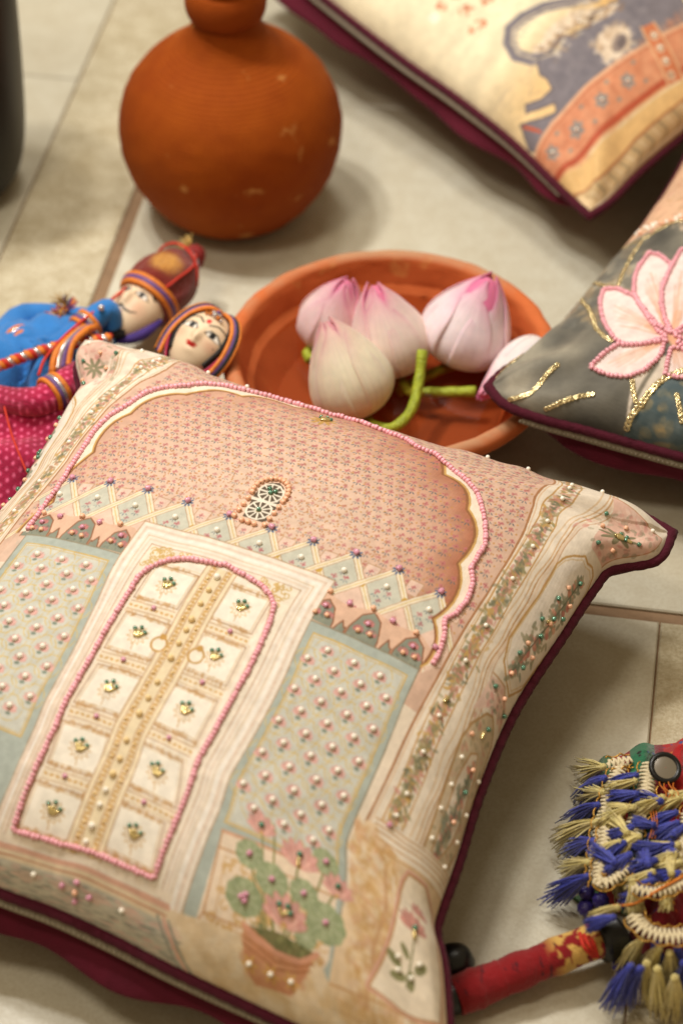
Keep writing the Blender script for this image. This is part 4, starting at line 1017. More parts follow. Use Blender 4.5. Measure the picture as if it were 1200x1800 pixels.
# ------------------------------------------------------------------ lotus buds
m_petal = tinted('lotus_petal', .55, 0, 0, .09, 110, 0, .2, .25, sub=.3)
m_stem = tinted('lotus_stem', .55, .35, 900, .35, 260, 0, 0, .3)
def bud(label, base, tip, R, cream, pink, stem, seed, group='lotus buds in the bowl', fat=.36, green=0.):
    rg = random.Random(seed)
    base, tip = Vector(base), Vector(tip); ax = tip-base; L = ax.length
    root = thing('lotus_bud', label, 'flower', base, group)
    M = Matrix.Translation(base) @ basis(ax, (rg.uniform(-1, 1), rg.uniform(-1, 1), 0))
    def rad(t): return R*(np.sin(np.pi*np.clip(t, 0, 1)**.62*.985)**.72)*(1-.10*t)
    nu, nv = 25, 40
    for layer, (cnt, span, sc, ph, ht) in enumerate(((4, 1.02, .93, .3, 1.0), (5, .98, 1.0, 0., .97))):
        for i in range(cnt):
            a0 = ph+i*2*math.pi/cnt+rg.uniform(-.15, .15); hh = ht*rg.uniform(.95, 1.03)
            u = np.linspace(-1, 1, nu)[None, :]; t = np.linspace(.0, 1, nv)[:, None]
            wid = span*np.clip(1-np.maximum(t-.5, 0)**2.4/.5**2.4*.97, .03, 1)
            a = a0+u*wid
            edge = np.abs(u)**2.2
            r = rad(t*.985)*sc*(1+.035*i/cnt+.045*edge*np.sin(np.pi*t)*(1 if layer else .3))+.00012*np.sin(u*15)*np.sin(np.pi*t)
            z = L*hh*(t-.02*edge*t)
            P = np.stack([r*np.cos(a), r*np.sin(a), z+0*r], -1).reshape(-1, 3)
            P = np.array([M @ Vector(q) for q in P])
            k = np.clip(np.clip((t-.55)/.45, 0, 1)**1.5*.78+edge*np.clip(t-.25, 0, 1)*.62+.03*np.sin(u*23)+.10, 0, 1)
            vein = .5+.5*np.sin(u*40+t*2)
            base_c = np.array(lin(cream)); pk = np.array(lin(pink)); gr = np.array(lin((206, 204, 140)))
            g = np.clip(green*(1-t*1.1)+.25*np.clip(.25-t, 0, 1)*3, 0, 1)[..., None]+0*u[..., None]
            c = (base_c*(1-g)+gr*g)*(1-k[..., None])+pk*k[..., None]
            c = c*(1-.07*(vein**6)[..., None])*(1-.25*(np.clip((t-.97)/.03, 0, 1)*np.ones_like(u))[..., None])
            o = mesh('petal', P, gridfaces(nv, nu), m_petal, root, cols=c.reshape(-1, 3))
            sm = o.modifiers.new('thickness', 'SOLIDIFY'); sm.thickness = .0007; sm.offset = -1
    CV, CF = lathe_data([(.0002, 0), (R*.55, L*.04), (R*.86, L*.25), (R*.84, L*.5), (R*.55, L*.75), (R*.22, L*.92), (.0002, L*.97)], 32, 3)
    mesh('heart', np.array([M @ Vector(q) for q in CV.reshape(-1, 3)]), CF, m_petal, root, cols=np.tile(np.array(lin(pink)), (CV.size//3, 1)))
    if stem:
        S = spline(stem, 40); r = .0034*(1+.05*np.sin(np.arange(40)*.9)); g0 = np.array(lin((150, 160, 44)))
        mb = MB(); V, F = tube_data(S, r, 12); mb.add(V, F, g0); mb.build('stem', m_stem, root)
    return root
bud('green tinged cream lotus bud in front with long curved stem', at(640, 728, .024), at(570, 560, .080), .0262, (238, 220, 190), (204, 136, 144), [at(640, 728, .024), at(656, 748, .026), at(690, 752, .030), at(722, 722, .036), at(736, 670, .044), at(742, 616, .056)], 1, green=.20)
bud('upright pink lotus bud in the middle of the cluster', at(702, 655, .022), at(655, 497, .080), .0255, (238, 212, 200), (210, 112, 144), [at(702, 655, .022), at(715, 686, .024), at(760, 690, .027), at(836, 688, .031)], 2, green=.15)
bud('half hidden pink lotus bud behind the others at the bowl edge', at(570, 606, .024), at(612, 490, .076), .0225, (236, 200, 196), (208, 110, 144), [at(570, 606, .024), at(550, 612, .028), at(540, 622, .031), at(546, 634, .030)], 3)
bud('large pale pink lotus bud leaning towards the lotus cushion', at(796, 634, .024), at(862, 484, .082), .0290, (244, 222, 222), (214, 112, 152), [at(800, 640, .022), at(770, 652, .022), at(735, 668, .020), at(700, 690, .019)], 4)
bud('fallen lotus bud with pink tip under the lotus cushion corner', at(952, 604, .046), at(840, 700, .040), .0128, (246, 230, 224), (216, 96, 140), None, 7, green=0)
# ------------------------------------------------------------------ two string puppets lying on their backs
m_face = tinted('painted_wood', .42, 0, 0, .05, 60, 0, 0, .45)
m_cloth = tinted('dyed_cotton', .85, .35, 1500, .14, 60, 0, .3, .25)
m_trim = tinted('braided_trim', .5, 0, 0, .25, 300, .0, .1, .5)
m_silver = plain('silver_ribbon', (214, 206, 206), .25, .15, 300, metal=.75)
m_gold = plain('gold_thread', (190, 142, 62), .35, .3, 500, .5, 900, metal=.6)
m_orange = plain('orange_trim', (226, 122, 34), .55, .3, 300, .6, 700)
m_violet = plain('violet_trim', (104, 72, 130), .55, .25, 300, .6, 700)
m_blue = plain('blue_cotton', (30, 112, 184), .85, .22, 60, .6, 420, sheen=.3)
m_red = plain('red_yarn', (196, 46, 26), .8, .2, 200, .5, 700)
def head(root, M, L, W, D, paint):
    """egg shaped wooden head: x across, y up to the crown, z out of the face"""
    nr, ns = 120, 160
    th = np.linspace(0.02, np.pi-.02, nr)[:, None]; a = np.linspace(0, 2*np.pi, ns, endpoint=False)[None, :]
    y = np.cos(th)+0*a; r = np.sin(th)**.9*(1-.16*np.clip(-y, 0, 1)**1.5)
    x = r*np.sin(a); z = r*np.cos(a)
    f = np.clip(z, 0, 1)
    nose = np.exp(-(x/.13)**2)*np.where(y < .16, np.exp(-((y+.10)/.20)**2), np.exp(-((y-.16)/.22)**2)*.4+.0)*f
    nose = np.exp(-(x/.14)**2)*np.clip(1-np.abs(y+.08)/.34, 0, 1)**.7*np.clip(.55-(y+.08)*1.6, .2, 1)*f
    z = z+.30*nose
    eyeh = sum(np.exp(-((x-s*.36)/.20)**2-((y-.14)/.13)**2) for s in (-1, 1))*f
    z = z-.05*eyeh+.05*np.exp(-(x/.24)**2-((y+.52)/.10)**2)*f
    c = np.empty((nr, ns, 3)); paint(c, x, y, f)
    P = np.stack([x*W, y*L, z*D], -1).reshape(-1, 3)
    P = np.array([M @ Vector(q) for q in P])
    return mesh('head', P, gridfaces(nr, ns, True), m_face, root, cols=c.reshape(-1, 3))
def lay(c, k, col):
    k = np.clip(k, 0, 1)[..., None]; c[:] = c*(1-k)+np.array(lin(col))*k
def soft(d, e=.02): return np.clip(-d/e+.5, 0, 1)
def ellipse(x, y, cx, cy, rx, ry, t=0.):
    dx, dy = x-cx, y-cy; p = (dx*math.cos(t)+dy*math.sin(t))/rx; q = (-dx*math.sin(t)+dy*math.cos(t))/ry
    return (np.sqrt(p*p+q*q)-1)*min(rx, ry)
def curve_d(x, y, pts):
    d = np.full(x.shape, 9.)
    for (x0, y0), (x1, y1) in zip(pts[:-1], pts[1:]):
        dx, dy = x1-x0, y1-y0; k = np.clip(((x-x0)*dx+(y-y0)*dy)/(dx*dx+dy*dy), 0, 1)
        d = np.minimum(d, np.hypot(x-x0-k*dx, y-y0-k*dy))
    return d
def face_paint(kind):
    def paint(c, x, y, f):
        c[:] = np.array(lin((226, 200, 168)))
        on = (f > .02)
        if kind == 'woman': x = x*.80; y = np.where(y < .1, .1+(y-.1)*1.35, y*.9+.01)
        for s in (-1, 1):
            lay(c, soft(ellipse(x, y, s*.36, .14, .23, .105, -s*.12))*on, (240, 232, 220))
            lay(c, soft(ellipse(x, y, s*.34, .15, .085, .10))*on, (16, 12, 10))
            lay(c, soft(curve_d(x, y, [(s*.12, .10), (s*.25, .235), (s*.44, .24), (s*.66, .10)])-.020)*on, (30, 20, 16))
            lay(c, soft(curve_d(x, y, [(s*.14, .09), (s*.34, .035), (s*.60, .08)])-.012)*on, (70, 44, 34))
            lay(c, soft(curve_d(x, y, [(s*.10, .34), (s*.30, .46), (s*.52, .45), (s*.74, .30)])-(.038 if kind == 'man' else .024))*on, (40, 28, 22))
            lay(c, .30*soft(ellipse(x, y, s*.50, -.22, .26, .20), .25)*on, (214, 120, 96))
            lay(c, .55*soft(ellipse(x, y, s*.07, -.30, .035, .02), .03)*on, (110, 64, 48))
            lay(c, .35*soft(np.abs(x-s*.14)-.03, .06)*soft(np.abs(y+.05)-.22, .1)*on, (170, 130, 98))
        if kind == 'man':
            for s in (-1, 1): lay(c, soft(curve_d(x, y, [(0, -.42), (s*.20, -.46), (s*.42, -.44), (s*.60, -.34)])-.040*np.clip(1.25-np.abs(x)*1.6, .3, 1))*on, (26, 18, 16))
            lay(c, soft(ellipse(x, y, 0, -.55, .17, .045))*on, (170, 62, 50)); lay(c, soft(curve_d(x, y, [(-.05, .5), (-.04, .7)])-.02)*on, (180, 60, 40)); lay(c, soft(curve_d(x, y, [(.06, .5), (.05, .7)])-.02)*on, (180, 60, 40))
        else:
            for s in (-1, 1): lay(c, soft(ellipse(x, y, s*.075, -.500, .10, .042, s*.25))*on, (196, 40, 34))
            lay(c, soft(ellipse(x, y, 0, -.565, .145, .05))*on, (190, 44, 38)); lay(c, soft(ellipse(x, y, .0, .44, .075, .075))*on, (206, 34, 34))
            tt = np.linspace(0, 5.6, 14); lay(c, soft(curve_d(x, y, [(.74+.10*math.cos(q), -.42+.13*math.sin(q)) for q in tt])-.018)*on, (60, 42, 36))
            lay(c, soft(ellipse(x, y, .55, -.20, .02, .02))*on, (40, 26, 22))
    return paint
def hoop(name, root, M, rx, ry, yc, r, m, tilt=0., zoff=0., seg=10, part=None):
    """ring round the head at height yc (head frame: x across, y up, z out)"""
    t = np.linspace(0, 2*np.pi, 64, endpoint=False)
    P = [M @ Vector((rx*math.sin(q), yc+tilt*math.cos(q), ry*math.cos(q)+zoff)) for q in t]
    return MB().tube(np.array(P), r, seg, closed=True).build(name, m, part or root)
def tuft(name, root, p, d, n, L, spread, cols, r=.0004, seed=0, m=None, seg=5):
    """tuft of separate strands fanning out from p along d"""
    rg = random.Random(seed); d = Vector(d).normalized(); B = basis(d)
    mb = MB()
    for k in range(n):
        a, q = rg.uniform(0, 6.283), spread*math.sqrt(rg.random())
        e = (B @ Vector((math.cos(a)*q, math.sin(a)*q, 1))).normalized(); l = L*rg.uniform(.75, 1.05)
        o = Vector((rg.uniform(-1, 1), rg.uniform(-1, 1), rg.uniform(-1, 1)))*r*1.5
        bend = Vector((rg.uniform(-1, 1), rg.uniform(-1, 1), rg.uniform(-1.2, .2)))*l*.20
        pts = [Vector(p)+o, Vector(p)+d*l*.35+o+(e-d)*l*.1, Vector(p)+e*l*.7+bend*.4, Vector(p)+e*l+bend]
        pts = [Vector((v_.x, v_.y, max(v_.z, .0012))) for v_ in pts]
        mb.tube(np.array(pts), [r*.8, r*1.2, r*1.1, r*.7], seg, lin(rg.choice(cols)))
    return mb.build(name, m or m_trim, root)
def tassel(root, p, d, n, L, cols, r, seed):
    """limp bundle of yarn ends tied at p, trailing along d and sagging"""
    rg = random.Random(seed); d = Vector(d).normalized(); B = basis(d); mb = MB()
    sway = B @ Vector((rg.uniform(-.35, .35), rg.uniform(-.35, .35), 0))
    for k in range(n):
        a, q = rg.uniform(0, 6.283), math.sqrt(rg.random()); l = L*rg.uniform(.62, 1.05); o = B @ Vector((math.cos(a)*q, math.sin(a)*q, 0))
        pts = []; w = Vector((0, 0, 0))
        for i in range(6):
            f = i/5.; w = w+Vector((rg.uniform(-1, 1), rg.uniform(-1, 1), rg.uniform(-1, .6)))*l*.028
            v_ = Vector(p)+d*l*f+o*(.0011+L*.20*f**1.1)+sway*l*f*f*.6+w*f+Vector((0, 0, -l*.22*f*f))
            pts.append((v_.x, v_.y, max(v_.z, .0010)))
        mb.tube(np.array(pts), [r*1.1, r, r, r, r, r*.85], 4, lin(rg.choice(cols)))
    t = np.linspace(0, 2*np.pi, 10, endpoint=False)
    mb.tube(np.array([Vector(p)+d*.0015+B @ Vector((.0016*math.cos(q), .0016*math.sin(q), 0)) for q in t]), .0006, 5, lin(cols[0]), closed=True)
    return mb.build('tassel', m_tas, root)
# -- the man: maroon turban, blue coat
man = thing('puppet', 'wooden puppet man with moustache, maroon turban and blue coat', 'puppet', (-.16, .13, 0), 'string puppets')
up = Vector((.56, .82, .10)).normalized(); fz = Vector((-.30, -.42, .75)); fz = (fz-up*fz.dot(up)).normalized(); fx = up.cross(fz)
Mm = Matrix.Translation(at(236, 550, .036)) @ Matrix((fx, up, fz)).transposed().to_4x4() @ Matrix.Scale(.77, 4)
head(man, Mm, .0330, .0230, .0225, face_paint('man'))
TV, TF = lathe_data([(.0005, -.012), (.0235, -.010), (.0268, .000), (.0278, .012), (.0262, .026), (.0215, .040), (.0145, .051), (.0080, .058), (.0060, .062), (.0005, .063)], 64, 4)
tv = TV.reshape(-1, 3).copy(); ang = np.arctan2(tv[:, 1], tv[:, 0]); tv[:, :2] *= (1+.03*np.sin(ang*5+tv[:, 2:3].ravel()*120)+.015*np.sin(ang*11))[:, None]
tc = np.tile(np.array(lin((112, 28, 16))), (len(tv), 1))
gp = np.exp(-(((tv[:, 0]-.004)/.014)**2+((tv[:, 2]-.022)/.013)**2)**3)*(tv[:, 1] > 0)
sp = vnoise(tv[:, 0]*1400, tv[:, 2]*1400, 5); tc = tc*(1-(gp*(.45+.5*sp))[:, None])+np.array(lin((206, 150, 66)))*(gp*(.45+.5*sp))[:, None]
# turban frame: lathe z -> head up, lathe y -> face side
Mt = Mm @ Matrix.Translation((0, .023, 0)) @ Matrix(((1, 0, 0, 0), (0, 0, 1, 0), (0, 1, 0, 0), (0, 0, 0, 1)))
tur = mesh('turban', np.array([Mt @ Vector(q) for q in tv]), TF[:, ::-1], m_cloth, man, cols=tc)
hoop('turban_band', man, Mm, .0246, .0246, .0170, .0019, m_orange, -.004); hoop('turban_band', man, Mm, .0258, .0258, .0204, .0020, m_violet, -.004); hoop('turban_band', man, Mm, .0268, .0268, .0240, .0018, m_orange, -.004)
hoop('turban_cord', man, Mm, .0232, .0232, .058, .0009, m_red, .012)
V, F = ball_data((.0075, .0075, .0085), 20, 14); V = V.reshape(-1, 3)*(1+.10*np.sin(np.arctan2(V.reshape(-1, 3)[:, 1], V.reshape(-1, 3)[:, 0])*7))[:, None]
tp = Mm @ Vector((.0, .085, -.002))
mesh('turban_knot', V+np.array(tp), F, plain('dark_red_cloth', (130, 26, 22), .8, .25, 120, .6, 500), man)
tuft('plume', man, tp, (-.55, .25, .5), 40, .016, .8, [(190, 150, 70), (150, 110, 40), (214, 180, 100)], .00028, 3)
# neck scarf and beard
SC1 = spline([Mm @ Vector(q) for q in ((.004, -.0330, -.004), (.014, -.0270, -.002), (.0205, -.0170, -.002), (.0232, -.004, -.002), (.0236, .006, -.003))], 40)
MB().tube(SC1, [.0016+.0022*math.sin(math.pi*i/39) for i in range(40)], 12).build('scarf', plain('violet_cloth', (62, 36, 116), .8, .25, 90, .5, 400), man)
MB().tube(spline([Mm @ Vector(q) for q in ((-.013, -.0270, .004), (-.006, -.0325, .005), (.004, -.0325, .005), (.012, -.0270, .004))], 24), [.0022+.002*math.sin(math.pi*i/23) for i in range(24)], 10).build('beard', plain('black_beard', (18, 16, 18), .8, .2, 200, .6, 600), man)
def sausage(name, root, pts, rad, m, n=30, seg=20, lump=.05, seed=0, cols=None):
    S = spline(pts, n); rr = np.interp(np.linspace(0, 1, n), np.linspace(0, 1, len(rad)), rad)
    V, F = tube_data(S, rr, seg); q = np.asarray(V)
    c = np.repeat(S, seg, 0); d = q-c; ph = vnoise(q[:, 0]*160+seed, q[:, 1]*160+q[:, 2]*90, seed+3)-.5
    q = c+d*(1+lump*4*ph)[:, None]; q[:, 2] = np.maximum(q[:, 2], .001)
    return MB().add(q, F, cols).build(name, m, root)
sausage('coat_body', man, [at(190, 585, .030), at(120, 610, .028), at(40, 640, .026), at(-60, 690, .024)], [.014, .024, .028, .030], m_blue, 40, 28, .05, 1)
sausage('sleeve', man, [at(200, 575, .040), at(190, 545, .052), at(165, 560, .050), at(130, 590, .046), at(95, 612, .044)], [.006, .0075, .0085, .008, .007], m_blue, 36, 18, .03, 2)
sausage('sleeve', man, [at(150, 560, .030), at(90, 556, .034), at(35, 562, .036), at(15, 590, .038), at(40, 610, .044), at(70, 625, .046)], [.007, .0085, .0095, .0095, .0085, .007], m_blue, 40, 18, .03, 4)
def cuff(root, p, ax, r, n=1):
    ax = Vector(ax).normalized(); B = Matrix.Translation(p) @ basis(ax); t = np.linspace(0, 2*np.pi, 30, endpoint=False)
    for dz, m, tr in ((-.0042, m_orange, .0016), (-.0016, m_silver, .0013), (.0008, m_violet, .0014), (.0034, m_orange, .0016)):
        MB().tube(np.array([B @ Vector((r*math.cos(q), r*math.sin(q), dz)) for q in t]), tr, 8, closed=True).build('cuff', m, root)
cuff(man, at(38, 602, .043), at(60, 620, .046)-at(30, 596, .042), .0092)
cuff(man, at(150, 574, .048), at(130, 590, .046)-at(165, 560, .050), .0090)
V, F = ball_data((1, 1, 1), 12, 8)
inst('button', data('button', V.reshape(-1, 3), F, m_silver), Matrix.Translation(at(178, 541, .0605)) @ Matrix.Scale(.0022, 4), man)
# plaited baldric and rosettes
for kk in range(3):
    pts = []
    for i in range(60):
        f = i/59.; base_p = at(-5+200*f, 645-48*f-10*math.sin(f*3), .054); a = i*.9+kk*2.094
        pts.append(base_p+Vector((0, math.cos(a)*.0022, math.sin(a)*.0022)))
    MB().tube(np.array(pts), .0019, 8).build('plait_strand', (m_orange, m_silver, m_red)[kk], man)
for x, y, z in ((120, 548, .046), (105, 560, .044)): tuft('rosette', man, at(x, y, z), (-.2, .1, .9), 46, .010, 1.6, [(190, 60, 30), (206, 150, 60), (60, 60, 120), (150, 40, 60)], .0005, int(x))
tuft('gold_fringe', man, at(118, 540, .050), (-.4, .5, .6), 26, .012, 1.0, [(170, 130, 60), (120, 90, 40)], .00028, 9)
for kk, (m, r) in enumerate(((m_orange, .0024), (m_silver, .0022), (m_violet, .0022), (m_orange, .0024))):
    MB().tube(spline([at(92+kk*9, 655-kk*4, .055), at(100+kk*9, 620-kk*5, .062), at(128+kk*8, 590-kk*3, .062), at(150+kk*6, 575, .056)], 26), r, 10).build('chest_ribbon', m, man)
MB().tube(spline([at(68, 660, .056), at(80, 630, .060), at(110, 595, .062), at(150, 560, .058), at(205, 520, .054), at(222, 505, .050)], 50), .0010, 6).build('string', m_red, man)
MB().tube(spline([Mm @ Vector((.004, .084, .004)), Mm @ Vector((.019, .060, .014)), Mm @ Vector((.0215, .036, .020)), Mm @ Vector((.0205, .022, .021))], 24), .0008, 6).build('string', m_red, man)
# ruffled blue skirt of the coat
n1, n2 = 60, 60
U, Vv = np.meshgrid(np.linspace(0, 1, n1), np.linspace(0, 1, n2))
P = np.zeros((n2, n1, 3))
for i in range(n2):
    for j in range(n1):
        q = at(-40+235*U[i, j], 600+75*Vv[i, j]-20*U[i, j], .034+.016*math.sin(math.pi*U[i, j])); P[i, j] = q
P[..., 2] += .006*np.sin(U*26+4*vnoise(U*5, Vv*5, 2))*np.sin(Vv*2.6)+.004*vnoise(U*18, Vv*18, 4)-.026*Vv**3-.02*np.clip(.12-Vv, 0, 1)
o = mesh('coat_skirt', P.reshape(-1, 3), gridfaces(n2, n1), m_blue, man); sm = o.modifiers.new('thickness', 'SOLIDIFY'); sm.thickness = .0012
# -- the woman: pink dotted dress, orange edged veil
wom = thing('puppet', 'wooden puppet woman with red lips, orange edged veil and pink dotted dress', 'puppet', (-.15, .05, 0), 'string puppets')
up = Vector((.56, .76, .30)).normalized(); fz = Vector((.02, -.34, .93)); fz = (fz-up*fz.dot(up)).normalized(); fx = up.cross(fz)
Mw = Matrix.Translation(at(352, 608, .060)) @ Matrix((fx, up, fz)).transposed().to_4x4() @ Matrix.Scale(.84, 4)
head(wom, Mw, .0275, .0215, .0200, face_paint('woman'))
m_hair = plain('black_hair', (20, 17, 18), .6, .3, 300, .6, 900)
def shell(name, m, root, M, k, y0, y1, a0, a1, rx, ry, rz, cols=None, n=48):
    th = np.linspace(y0, y1, n)[:, None]; a = np.linspace(a0, a1, n)[None, :]
    X = rx*np.sin(th)*np.sin(a); Y = ry*np.cos(th)+0*a; Z = rz*np.sin(th)*np.cos(a)
    w = 1+.015*np.sin(a*9+th*7)
    P = np.array([M @ Vector(q) for q in np.stack([X*w, Y*w, Z*w], -1).reshape(-1, 3)])
    o = mesh(name, P, gridfaces(n, n), m, root, cols=cols); s_ = o.modifiers.new('thickness', 'SOLIDIFY'); s_.thickness = .0012
    return o
shell('hair', m_hair, wom, Mw, 1, .0, 2.2, .92, 2*math.pi-.92, .0224, .0290, .0212)
m_veil = plain('veil_cloth', (176, 30, 70), .85, .2, 90, .5, 500, sheen=.3)
shell('veil', m_veil, wom, Mw, 1, .0, 2.6, 1.12, 2*math.pi-1.12, .0246, .0312, .0228)
for s in (-1, 1):
    for kk, (m, off, r) in enumerate(((m_orange, 0, .0014), (m_violet, .0026, .0013), (m_hair, .0050, .0015), (m_orange, .0075, .0012))):
        pts = [Mw @ Vector((s*(x+off*.7), y+off*.35, z-off*.5)) for x, y, z in ((.0015, .0292, .0065), (.0100, .0262, .0098), (.0175, .0165, .0105), (.0215, .0030, .0098), (.0222, -.0100, .0080), (.0200, -.0240, .0050))]
        MB().tube(spline(pts, 34), r, 8).build('veil_border', m, wom)
V, F = ball_data((1, 1, 1), 12, 8); jm = {c: data('jewel', V.reshape(-1, 3), F, m) for c, m in (('s', m_silver), ('o', m_orange), ('v', m_violet))}
for x, y, z, r, c in ((0, .0205, .0165, .0026, 's'), (.0035, .0195, .0168, .0016, 'o'), (-.0035, .0198, .0166, .0016, 'o'), (0, .0245, .0138, .0020, 'v'), (.003, .0228, .0150, .0014, 's'), (-.003, .0228, .0150, .0014, 's'), (0, .0272, .0108, .0018, 'o'), (.0065, .0188, .0158, .0014, 's'), (-.0065, .0188, .0158, .0014, 'o')):
    inst('forehead_jewel', jm[c], Mw @ Matrix.Translation((x, y, z)) @ Matrix.Scale(r, 4), wom)
def dotted(P, seed=0, base=(160, 18, 62), dot=(226, 96, 136), pitch=.0046):
    """pink cloth with rows of pale tie-dye dots"""
    P = np.asarray(P).reshape(-1, 3); a, b = P[:, 0]*.86+P[:, 1]*.5, -P[:, 0]*.5+P[:, 1]*.86
    r = np.floor(b/pitch); fx = (a/pitch+.5*(r % 2)) % 1-.5; fy = (b/pitch) % 1-.5
    k = np.clip((.26-np.hypot(fx, fy))*9, 0, 1)[:, None]
    v = .75+.5*vnoise(P[:, 0]*60, P[:, 1]*60, seed)[:, None]
    return (np.array(lin(base))*(1-k)+np.array(lin(dot))*k)*v
n1 = 220
U, Vv = np.meshgrid(np.linspace(0, 1, n1), np.linspace(0, 1, n1))
A0, A1, A2, A3 = at(175, 655, .040), at(150, 760, .03), at(-120, 700, .03), at(-150, 960, .01)
P = (np.array(A0)*((1-U)*(1-Vv))[..., None]+np.array(A1)*((1-U)*Vv)[..., None]*1.+np.array(A2)*(U*(1-Vv))[..., None]+np.array(A3)*(U*Vv)[..., None])
P[..., 1] -= .05*Vv*(1-U)
P[..., 2] = .006+.045*np.sin(np.pi*np.clip(.12+Vv*.80, 0, 1))**.7*(1-.25*U)+.0045*np.sin(Vv*15+3*vnoise(U*4, Vv*4, 3)+U*2)*np.sin(np.pi*Vv)+.004*(vnoise(U*9, Vv*9, 6)-.5)
dr = mesh('dress', P.reshape(-1, 3), gridfaces(n1, n1), m_cloth, wom, cols=dotted(P, 3)); sm = dr.modifiers.new('thickness', 'SOLIDIFY'); sm.thickness = .001
S = spline([at(160, 655, .052), at(130, 668, .056), at(100, 688, .057), at(70, 705, .056), at(20, 705, .052), at(-30, 700, .045)], 120); V, F = tube_data(S, np.interp(np.linspace(0, 1, 120), [0, .4, .7, 1], [.0105, .0098, .0085, .010]), 60)
MB().add(V, F).build('sleeve', m_cloth, wom); ob = [o for o in wom.children if o.name.startswith('sleeve')][-1]
cc = np.ones((len(V), 4), np.float32); cc[:, :3] = dotted(np.asarray(V)*np.array([1, 1, 1])+np.array([0, 0, 0]), 5); ob.data.color_attributes['tint'].data.foreach_set('color', cc.ravel())
cuff(wom, at(96, 690, .057), at(70, 705, .056)-at(115, 678, .057), .0108)
MB().tube(spline([at(8, 715, .056), at(20, 760, .058), at(35, 800, .058), at(50, 835, .054)], 24), .0007, 6).build('string', m_red, wom)
# ------------------------------------------------------------------ folded embroidered parasol
par = thing('parasol', 'folded embroidered parasol with red wrapped stick, cream zigzag trim and blue yellow tassels', 'parasol', at(1120, 1600, 0))
m_patch = tinted('patchwork_cloth', .85, .3, 1400, .16, 80, 0, .25, .25)
m_cream = plain('cream_braid', (222, 206, 170), .8, .12, 300, .6, 900)
m_blackp = plain('black_plastic', (14, 13, 13), .35, .2, 60, .2, 300)
m_purple = plain('purple_bead', (52, 40, 116), .4, .25, 120)
m_tas = tinted('tassel_thread', .55, 0, 0, .2, 300, 0, .3, .4)
# patchwork cover: a puffed, pleated cloth
n = 260
U, Vv = np.meshgrid(np.linspace(0, 1, n), np.linspace(0, 1, n))
q00, q10, q01, q11 = [np.array(at(*q)) for q in ((1048, 1342, .008), (1330, 1270, .008), (1036, 1572, .008), (1330, 1690, .008))]
P = q00*((1-U)*(1-Vv))[..., None]+q10*(U*(1-Vv))[..., None]+q01*((1-U)*Vv)[..., None]+q11*(U*Vv)[..., None]
ed = np.minimum(np.minimum(U, 1-U)*1.6, np.minimum(Vv, 1-Vv)*1.3)
P[..., 2] = .003+.030*np.clip(ed/.28, 0, 1)**.5+.004*np.sin(U*22+Vv*5+3*vnoise(U*4, Vv*4, 1))*np.clip(ed/.1, 0, 1)+.003*(vnoise(U*14, Vv*14, 2)-.5)
rows = np.select([U < .10, U < .19, U < .34, U < .40], [0, 1, 2, 3], 4)
c = np.zeros((n, n, 3)); c[:] = lin((168, 26, 30))
for k, col in ((0, (60, 96, 60)), (1, (150, 26, 30)), (2, (40, 104, 72)), (3, (120, 24, 40))): c[rows == k] = lin(col)
rg = random.Random(8)
for _ in range(150):
    a, b_, r, col = rg.uniform(.0, 1), rg.uniform(0, 1), rg.uniform(.008, .018), rg.choice([(46, 70, 130), (20, 18, 22), (66, 100, 150), (210, 110, 40), (30, 24, 24)])
    k_ = np.clip((r-np.hypot(U-a, (Vv-b_)*1.1))/.004, 0, 1)[..., None]; c = c*(1-k_)+np.array(lin(col))*k_
cov = mesh('cover', P.reshape(-1, 3), gridfaces(n, n), m_patch, par, cols=c.reshape(-1, 3)); sm = cov.modifiers.new('thickness', 'SOLIDIFY'); sm.thickness = .0015
def top_z(x, y): return .034
# lower tier: maroon valance that hangs over the stick
U2, V2 = np.meshgrid(np.linspace(0, 1, 160), np.linspace(0, 1, 160))
q00, q10, q01, q11 = [np.array(at(*q)) for q in ((1098, 1570, .030), (1330, 1520, .034), (1105, 1662, .010), (1300, 1790, .008))]
P = q00*((1-U2)*(1-V2))[..., None]+q10*(U2*(1-V2))[..., None]+q01*((1-U2)*V2)[..., None]+q11*(U2*V2)[..., None]
P[..., 2] += .012*np.sin(np.pi*V2)**.8+.004*np.sin(U2*20+V2*4)*np.sin(np.pi*V2)+.003*(vnoise(U2*12, V2*12, 5)-.5)
c = np.zeros((160, 160, 3)); c[:] = lin((120, 18, 28))
for _ in range(40):
    a, b_ = rg.uniform(0, 1), rg.uniform(.1, .9); k_ = np.clip((rg.uniform(.01, .022)-np.hypot(U2-a, V2-b_))/.006, 0, 1)[..., None]; c = c*(1-k_)+np.array(lin(rg.choice([(196, 80, 40), (60, 40, 110), (206, 150, 60)])))*k_
val = mesh('valance', P.reshape(-1, 3), gridfaces(160, 160), m_patch, par, cols=c.reshape(-1, 3)); sm = val.modifiers.new('thickness', 'SOLIDIFY'); sm.thickness = .0015
